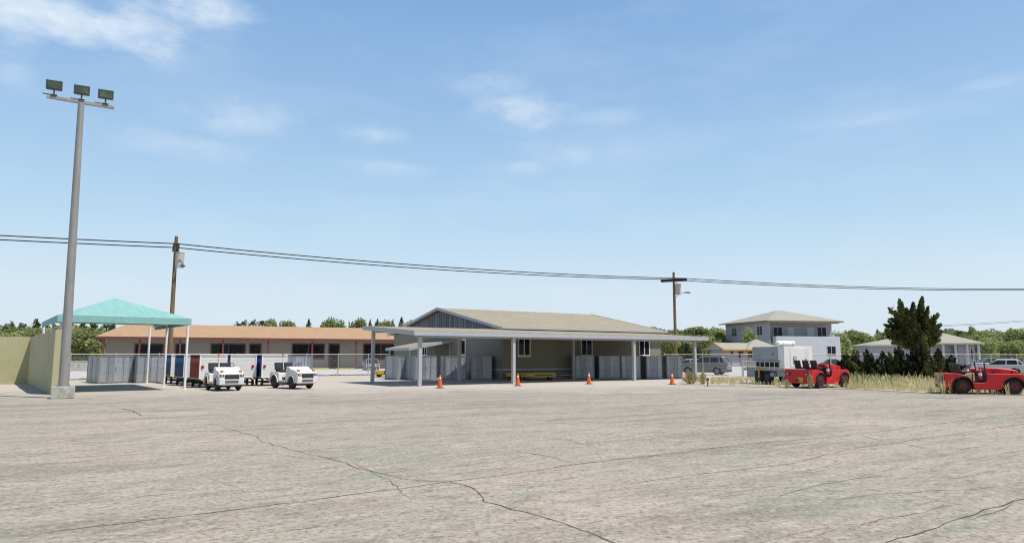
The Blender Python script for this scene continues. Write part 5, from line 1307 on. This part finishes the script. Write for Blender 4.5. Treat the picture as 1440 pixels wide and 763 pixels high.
limb(1294, 474, 1318, 446, .3, 18); limb(1296, 476, 1319, 458, .38, 18); limb(1298, 480, 1322, 472, .38, 16); limb(1300, 482, 1316, 478, .3, 10)
limb(1286, 477, 1247, 470, .5, 22); limb(1288, 477, 1322, 467, .5, 22); limb(1284, 490, 1262, 482, .4, 16); limb(1290, 490, 1312, 484, .4, 16); limb(1286, 492, 1288, 478, .5, 16)
for k in range(5): limb(1286, 488, rg.uniform(1258, 1314), rg.uniform(462, 482), .4, 12, 1.5)
limb(1286, 480, 1284, 445, .7, 40, 1.6); limb(1276, 476, 1270, 450, .5, 22, 1.6); limb(1296, 476, 1302, 450, .5, 22, 1.6); limb(1284, 484, 1290, 470, .5, 12)
for ax_, ay_, bx_, by_, w_ in [(1270, 452, 1265, 420, .42), (1268, 440, 1268, 424, .22), (1292, 452, 1297, 417, .45), (1296, 440, 1294, 423, .22), (1283, 450, 1284, 425, .4), (1277, 452, 1275, 433, .35), (1272, 458, 1249, 432, .16), (1268, 452, 1257, 437, .18),
        (1300, 455, 1305, 431, .32), (1304, 460, 1319, 440, .26), (1308, 466, 1323, 455, .30), (1306, 474, 1322, 468, .34), (1304, 480, 1322, 478, .34), (1300, 468, 1314, 452, .3), (1262, 462, 1243, 456, .28), (1264, 468, 1245, 465, .34), (1266, 475, 1248, 473, .34), (1270, 481, 1254, 481, .34), (1266, 458, 1254, 447, .3)]:
    for k in range(4):
        dy = rg.uniform(-.9, .9); j = rg.uniform(-1.5, 1.5, 2); lst.append((jl(ax_ + j[0], ay_ + j[1], dy), jl(bx_ + j[0] * .5, by_ + abs(j[1]) * k * .5, dy * 1.1), w_))
for k in range(60):                                    # dense heart of the crown, widest low down
    y = rg.uniform(447, 480); hw_ = 13 + (y - 447) * .45; x = 1284 + rg.uniform(-hw_, hw_); dy = rg.uniform(-1.4, 1.4)
    lst.append((jl(x - (x - 1284) * .2, y + 6, dy), jl(x + (x - 1284) * .22, y - rg.uniform(6, 11), dy * 1.15), .34))
C, A_, B_, T = plumes(rg, lst, 560, .08); quads_mesh('crown', C, A_, B_, M['juniper'], T, jt)
m = MB(); m.cone((0, 0, 0), (-.05, 0, 3.2), .3, .2, 12); m.cone((-.05, 0, 3.1), (-.5, .1, 5.0), .2, .08, 8); m.cone((-.05, 0, 3.0), (.5, .1, 4.9), .18, .07, 8); m.cone((0, 0, 2.2), (-1.7, -.2, 3.6), .16, .05, 8); m.cone((0, 0, 2.5), (1.4, .2, 3.9), .12, .05, 8); m.build('trunk', M['bark'], jt)
def shrub(px, ybase, ytop, wpx, dy, seed, label):
    Y = at(px, ybase)[1]; P = atY(px, 500, Y)[:2]; h = atY(px, ytop, Y)[2]; hw = wpx / 2 / FPX * Y
    o = empty('juniper_shrub', P, 0, label, 'shrub', 'dark juniper shrubs'); rg = np.random.default_rng(seed); lst = []
    for k in range(int(46 * hw)):
        a = rg.uniform(-pi, pi); q = rg.uniform(0, 1) ** .6; bx, by = cos(a) * q * hw, sin(a) * q * 1.5
        th_ = h * (1 - .5 * q * q) * (rg.uniform(.4, .95) if k % 4 else rg.uniform(.9, 1.15)); lst.append(((bx * .45, by * .45, th_ * .15), (bx * 1.05 + rg.uniform(-.3, .1), by, th_), rg.uniform(.26, .48)))
    for k in range(int(9 * hw)):
        a = rg.uniform(-pi, pi); lst.append(((cos(a) * hw * .5, sin(a) * .8, .15), (cos(a) * hw, sin(a) * 1.4, rg.uniform(.4, 1.0)), .4))
    C, A_, B_, T = plumes(rg, lst, 330, .09); quads_mesh('foliage', C, A_, B_, M['juniper'], T, o)
    m = MB()
    for k in range(6): a = k * 1.05; m.cone((0, 0, 0), (cos(a) * hw * .6, sin(a) * .7, h * .6), .07, .02, 6)
    m.build('stems', M['bark'], o)
shrub(1197, 533, 493, 40, 0, 41, 'dark shrub at the left end of the row, touching the left-hand red tractor')
shrub(1226, 535, 490, 44, 0, 42, 'dark shrub left of the spiky conifer trunk, in front of the bungalow')
shrub(1263, 538, 485, 52, 0, 43, 'dark shrub directly below the left half of the spiky conifer')
shrub(1299, 539, 486, 54, 0, 44, 'dark shrub directly below the right half of the spiky conifer')
shrub(1330, 536, 492, 40, 0, 45, 'dark shrub at the right end of the row, behind the right-hand red tractor')

def blades(name, region, n, h0, h1, wd, mat, label, seed, clump=0, curve=.3, edgefade=None, seeds=True):
    """region: list of image quads' corners; a blade is a bent pair of narrow faces"""
    rg = np.random.default_rng(seed); pts = []
    (a, b_, c_, d_) = [np.array(q) for q in region]
    cl = rg.uniform(0, 1, (max(1, clump), 2)) if clump else None
    while len(pts) < n:
        if clump: q = cl[rg.integers(clump)] + rg.normal(0, [.011, .09], 2)
        else: q = rg.uniform(0, 1, 2)
        if not (0 <= q[0] <= 1 and 0 <= q[1] <= 1): continue
        if n > 1500:
            wob = .16 + .14 * math.sin(q[0] * 37 + seed) + .10 * math.sin(q[0] * 91 + 2 * seed)
            if rg.uniform() > min(1, (q[1] + .02) / max(.02, wob)) ** 2: continue
            if rg.uniform() > .45 + .55 * math.sin(q[0] * 23 + q[1] * 9 + seed) ** 2: continue
        P = (a * (1 - q[0]) + b_ * q[0]) * (1 - q[1]) + (d_ * (1 - q[0]) + c_ * q[0]) * q[1]; pts.append(P)
    P = np.array(pts); h = h0 + (h1 - h0) * rg.beta(1.7, 2.6, n) * (.7 + .45 * np.sin(P[:, 0] * 1.9 + np.cos(P[:, 1] * 2.3) * 2)); az = rg.uniform(0, 2 * pi, n); ln = rg.uniform(0, curve, n) * h
    base = np.concatenate([P, np.zeros((n, 1))], 1); dx_ = np.stack([np.cos(az), np.sin(az), np.zeros(n)], 1)
    side = np.stack([-np.sin(az + rg.uniform(-1, 1, n)), np.cos(az), np.zeros(n)], 1) * (wd * rg.uniform(.6, 1.4, n))[:, None]
    mid = base + dx_ * (ln * .35)[:, None] + np.array([0, 0, 1]) * (h * .6)[:, None]; top = base + dx_ * ln[:, None] + np.array([0, 0, 1]) * h[:, None]
    hw = 1.15 if seeds else .8
    v = np.stack([base - side * .5, base + side * .5, mid + side * .5, mid - side * .5, mid - side * .5, mid + side * .5, (mid * .4 + top * .6) + side * hw, top, (mid * .4 + top * .6) - side * hw], 1).reshape(-1, 3)
    me = bpy.data.meshes.new(name); idx = np.arange(n) * 9
    loops = np.stack([idx, idx + 1, idx + 2, idx + 3, idx + 4, idx + 5, idx + 6, idx + 7, idx + 8], 1).reshape(-1)
    me.vertices.add(n * 9); me.loops.add(n * 9); me.polygons.add(n * 2); me.vertices.foreach_set('co', v.reshape(-1).astype(np.float32)); me.loops.foreach_set('vertex_index', loops.astype(np.int32))
    ls = np.stack([idx, idx + 4], 1).reshape(-1); lt_ = np.tile([4, 5], n); me.polygons.foreach_set('loop_start', ls.astype(np.int32)); me.polygons.foreach_set('loop_total', lt_.astype(np.int32))
    at_ = me.attributes.new('tint', 'FLOAT', 'FACE'); at_.data.foreach_set('value', np.repeat(rg.uniform(0, 1, n), 2).astype(np.float32))
    me.materials.append(mat); me.update(); me.validate(); o = bpy.data.objects.new(name, me); COL.objects.link(o)
    return tag(o, label, 'grass' if name != 'grass_tuft' else 'grass tuft', None, 'stuff' if name != 'grass_tuft' else None)
def Q(*p): return [at(*q) for q in p]
blades('dry_grass', Q((998, 541), (1120, 544.5), (1110, 533), (1000, 533)), 2000, .10, .48, .014, M['straw'], 'sparse straw-coloured dry grass in front of the trailer', 1, 150)
blades('dry_grass', Q((1085, 543.5), (1200, 547.5), (1200, 538), (1085, 536)), 1200, .12, .5, .014, M['straw'], 'dry grass round the left-hand red tractor', 2, 90)
blades('dry_grass', Q((1195, 547.6), (1325, 552.5), (1330, 541), (1195, 539)), 6500, .10, .72, .011, M['straw'], 'dense pale dry grass in front of the dark shrubs', 3, 0)
blades('dry_grass', Q((1200, 546), (1330, 550), (1330, 540), (1200, 538)), 110, .6, 1.05, .016, M['straw'], 'tall seed stalks rising out of the pale dry grass', 9, 0)
blades('weedy_grass', Q((1188, 546), (1265, 547), (1262, 533), (1188, 533)), 4200, .15, .8, .013, M['grass'], 'greenish weeds between the left-hand red tractor and the dark shrubs', 4, 0, .3)
blades('weedy_grass', Q((1262, 546), (1345, 549), (1345, 536), (1262, 536)), 1600, .15, .6, .012, M['grass'], 'green-yellow weeds under the dark shrubs', 5, 0, .3)
blades('dry_grass', Q((1322, 552.8), (1440, 555.5), (1440, 549), (1330, 548)), 2300, .1, .6, .012, M['straw'], 'dry grass stems round the wheels of the right-hand red tractor', 6, 90)
blades('weedy_grass', Q((1340, 548), (1520, 552), (1500, 526), (1340, 528)), 8000, .1, .5, .015, M['grass'], 'green and straw weeds behind the right-hand red tractor', 7, 0, .3)
blades('dry_grass', Q((1322, 554.0), (1338, 554.2), (1338, 550), (1322, 550)), 620, .3, 1.05, .013, M['straw'], 'tall dry grass leaning on the beige rear board', 8, 6, .5)
blades('dry_grass', Q((960, 541), (1010, 541), (1010, 536), (960, 535)), 200, .15, .35, .014, M['straw'], 'thin dry grass beside the edge light', 10, 20)
ga = G(-60, FV + .15); gb = G(AU - .8, FV + .15); gc = G(AU - .8, FV + .75); gd = G(-60, FV + .75)
blades('weedy_grass', [ga, gb, gc, gd], 14000, .05, .16, .02, M['grass'], 'narrow strip of grass along the foot of the left fence', 12, 0, .3, None, False)
def tuft(px, py, n, h0, h1, rpx, seed, label):
    P = at(px, py); rr = rpx / FPX * P[1]; rnd = random.Random(seed); m = MB()
    for k in range(n):
        a = rnd.uniform(0, 2 * pi); q = rnd.random() ** .7; h = rnd.uniform(h0, h1) * (1 - .45 * q * q); lean = q * rr
        bx, by = P[0] + cos(a) * lean * .45, P[1] + sin(a) * lean * .4; tx_, ty_ = P[0] + cos(a) * lean * rnd.uniform(.9, 1.5), P[1] + sin(a) * lean
        w_ = rnd.uniform(.008, .016); sx, sy = cos(a + 1.3) * w_, sin(a + 1.3) * w_
        mx, my = bx * .5 + tx_ * .5 - (tx_ - bx) * .12, by * .5 + ty_ * .5
        m.add([(bx - sx, by - sy, 0), (bx + sx, by + sy, 0), (mx + sx, my + sy, h * .55), (mx - sx, my - sy, h * .55)], [(0, 1, 2, 3)])
        m.add([(mx - sx, my - sy, h * .55), (mx + sx, my + sy, h * .55), (tx_ + sx * 1.5, ty_ + sy, h * .86), (tx_, ty_, h), (tx_ - sx * 1.5, ty_ - sy, h * .86)], [(0, 1, 2, 3, 4)])
    tag(m.build('grass_tuft', M['straw']), label, 'grass tuft')
tuft(971, 539.5, 330, .35, .92, 10, 51, 'large pale grass tuft right of the carport end post')
tuft(988.5, 540.0, 170, .4, 1.0, 4.5, 52, 'slim pale grass tuft beside the blue edge light')
tuft(1140, 546.4, 130, .3, 1.05, 3.6, 53, 'upright pale grass tuft against the dark red tractor rear')
tuft(1107, 545.6, 70, .25, .6, 3, 54, 'short pale grass tuft at the left rear corner of the tractor')
print('objects', len(bpy.data.objects))
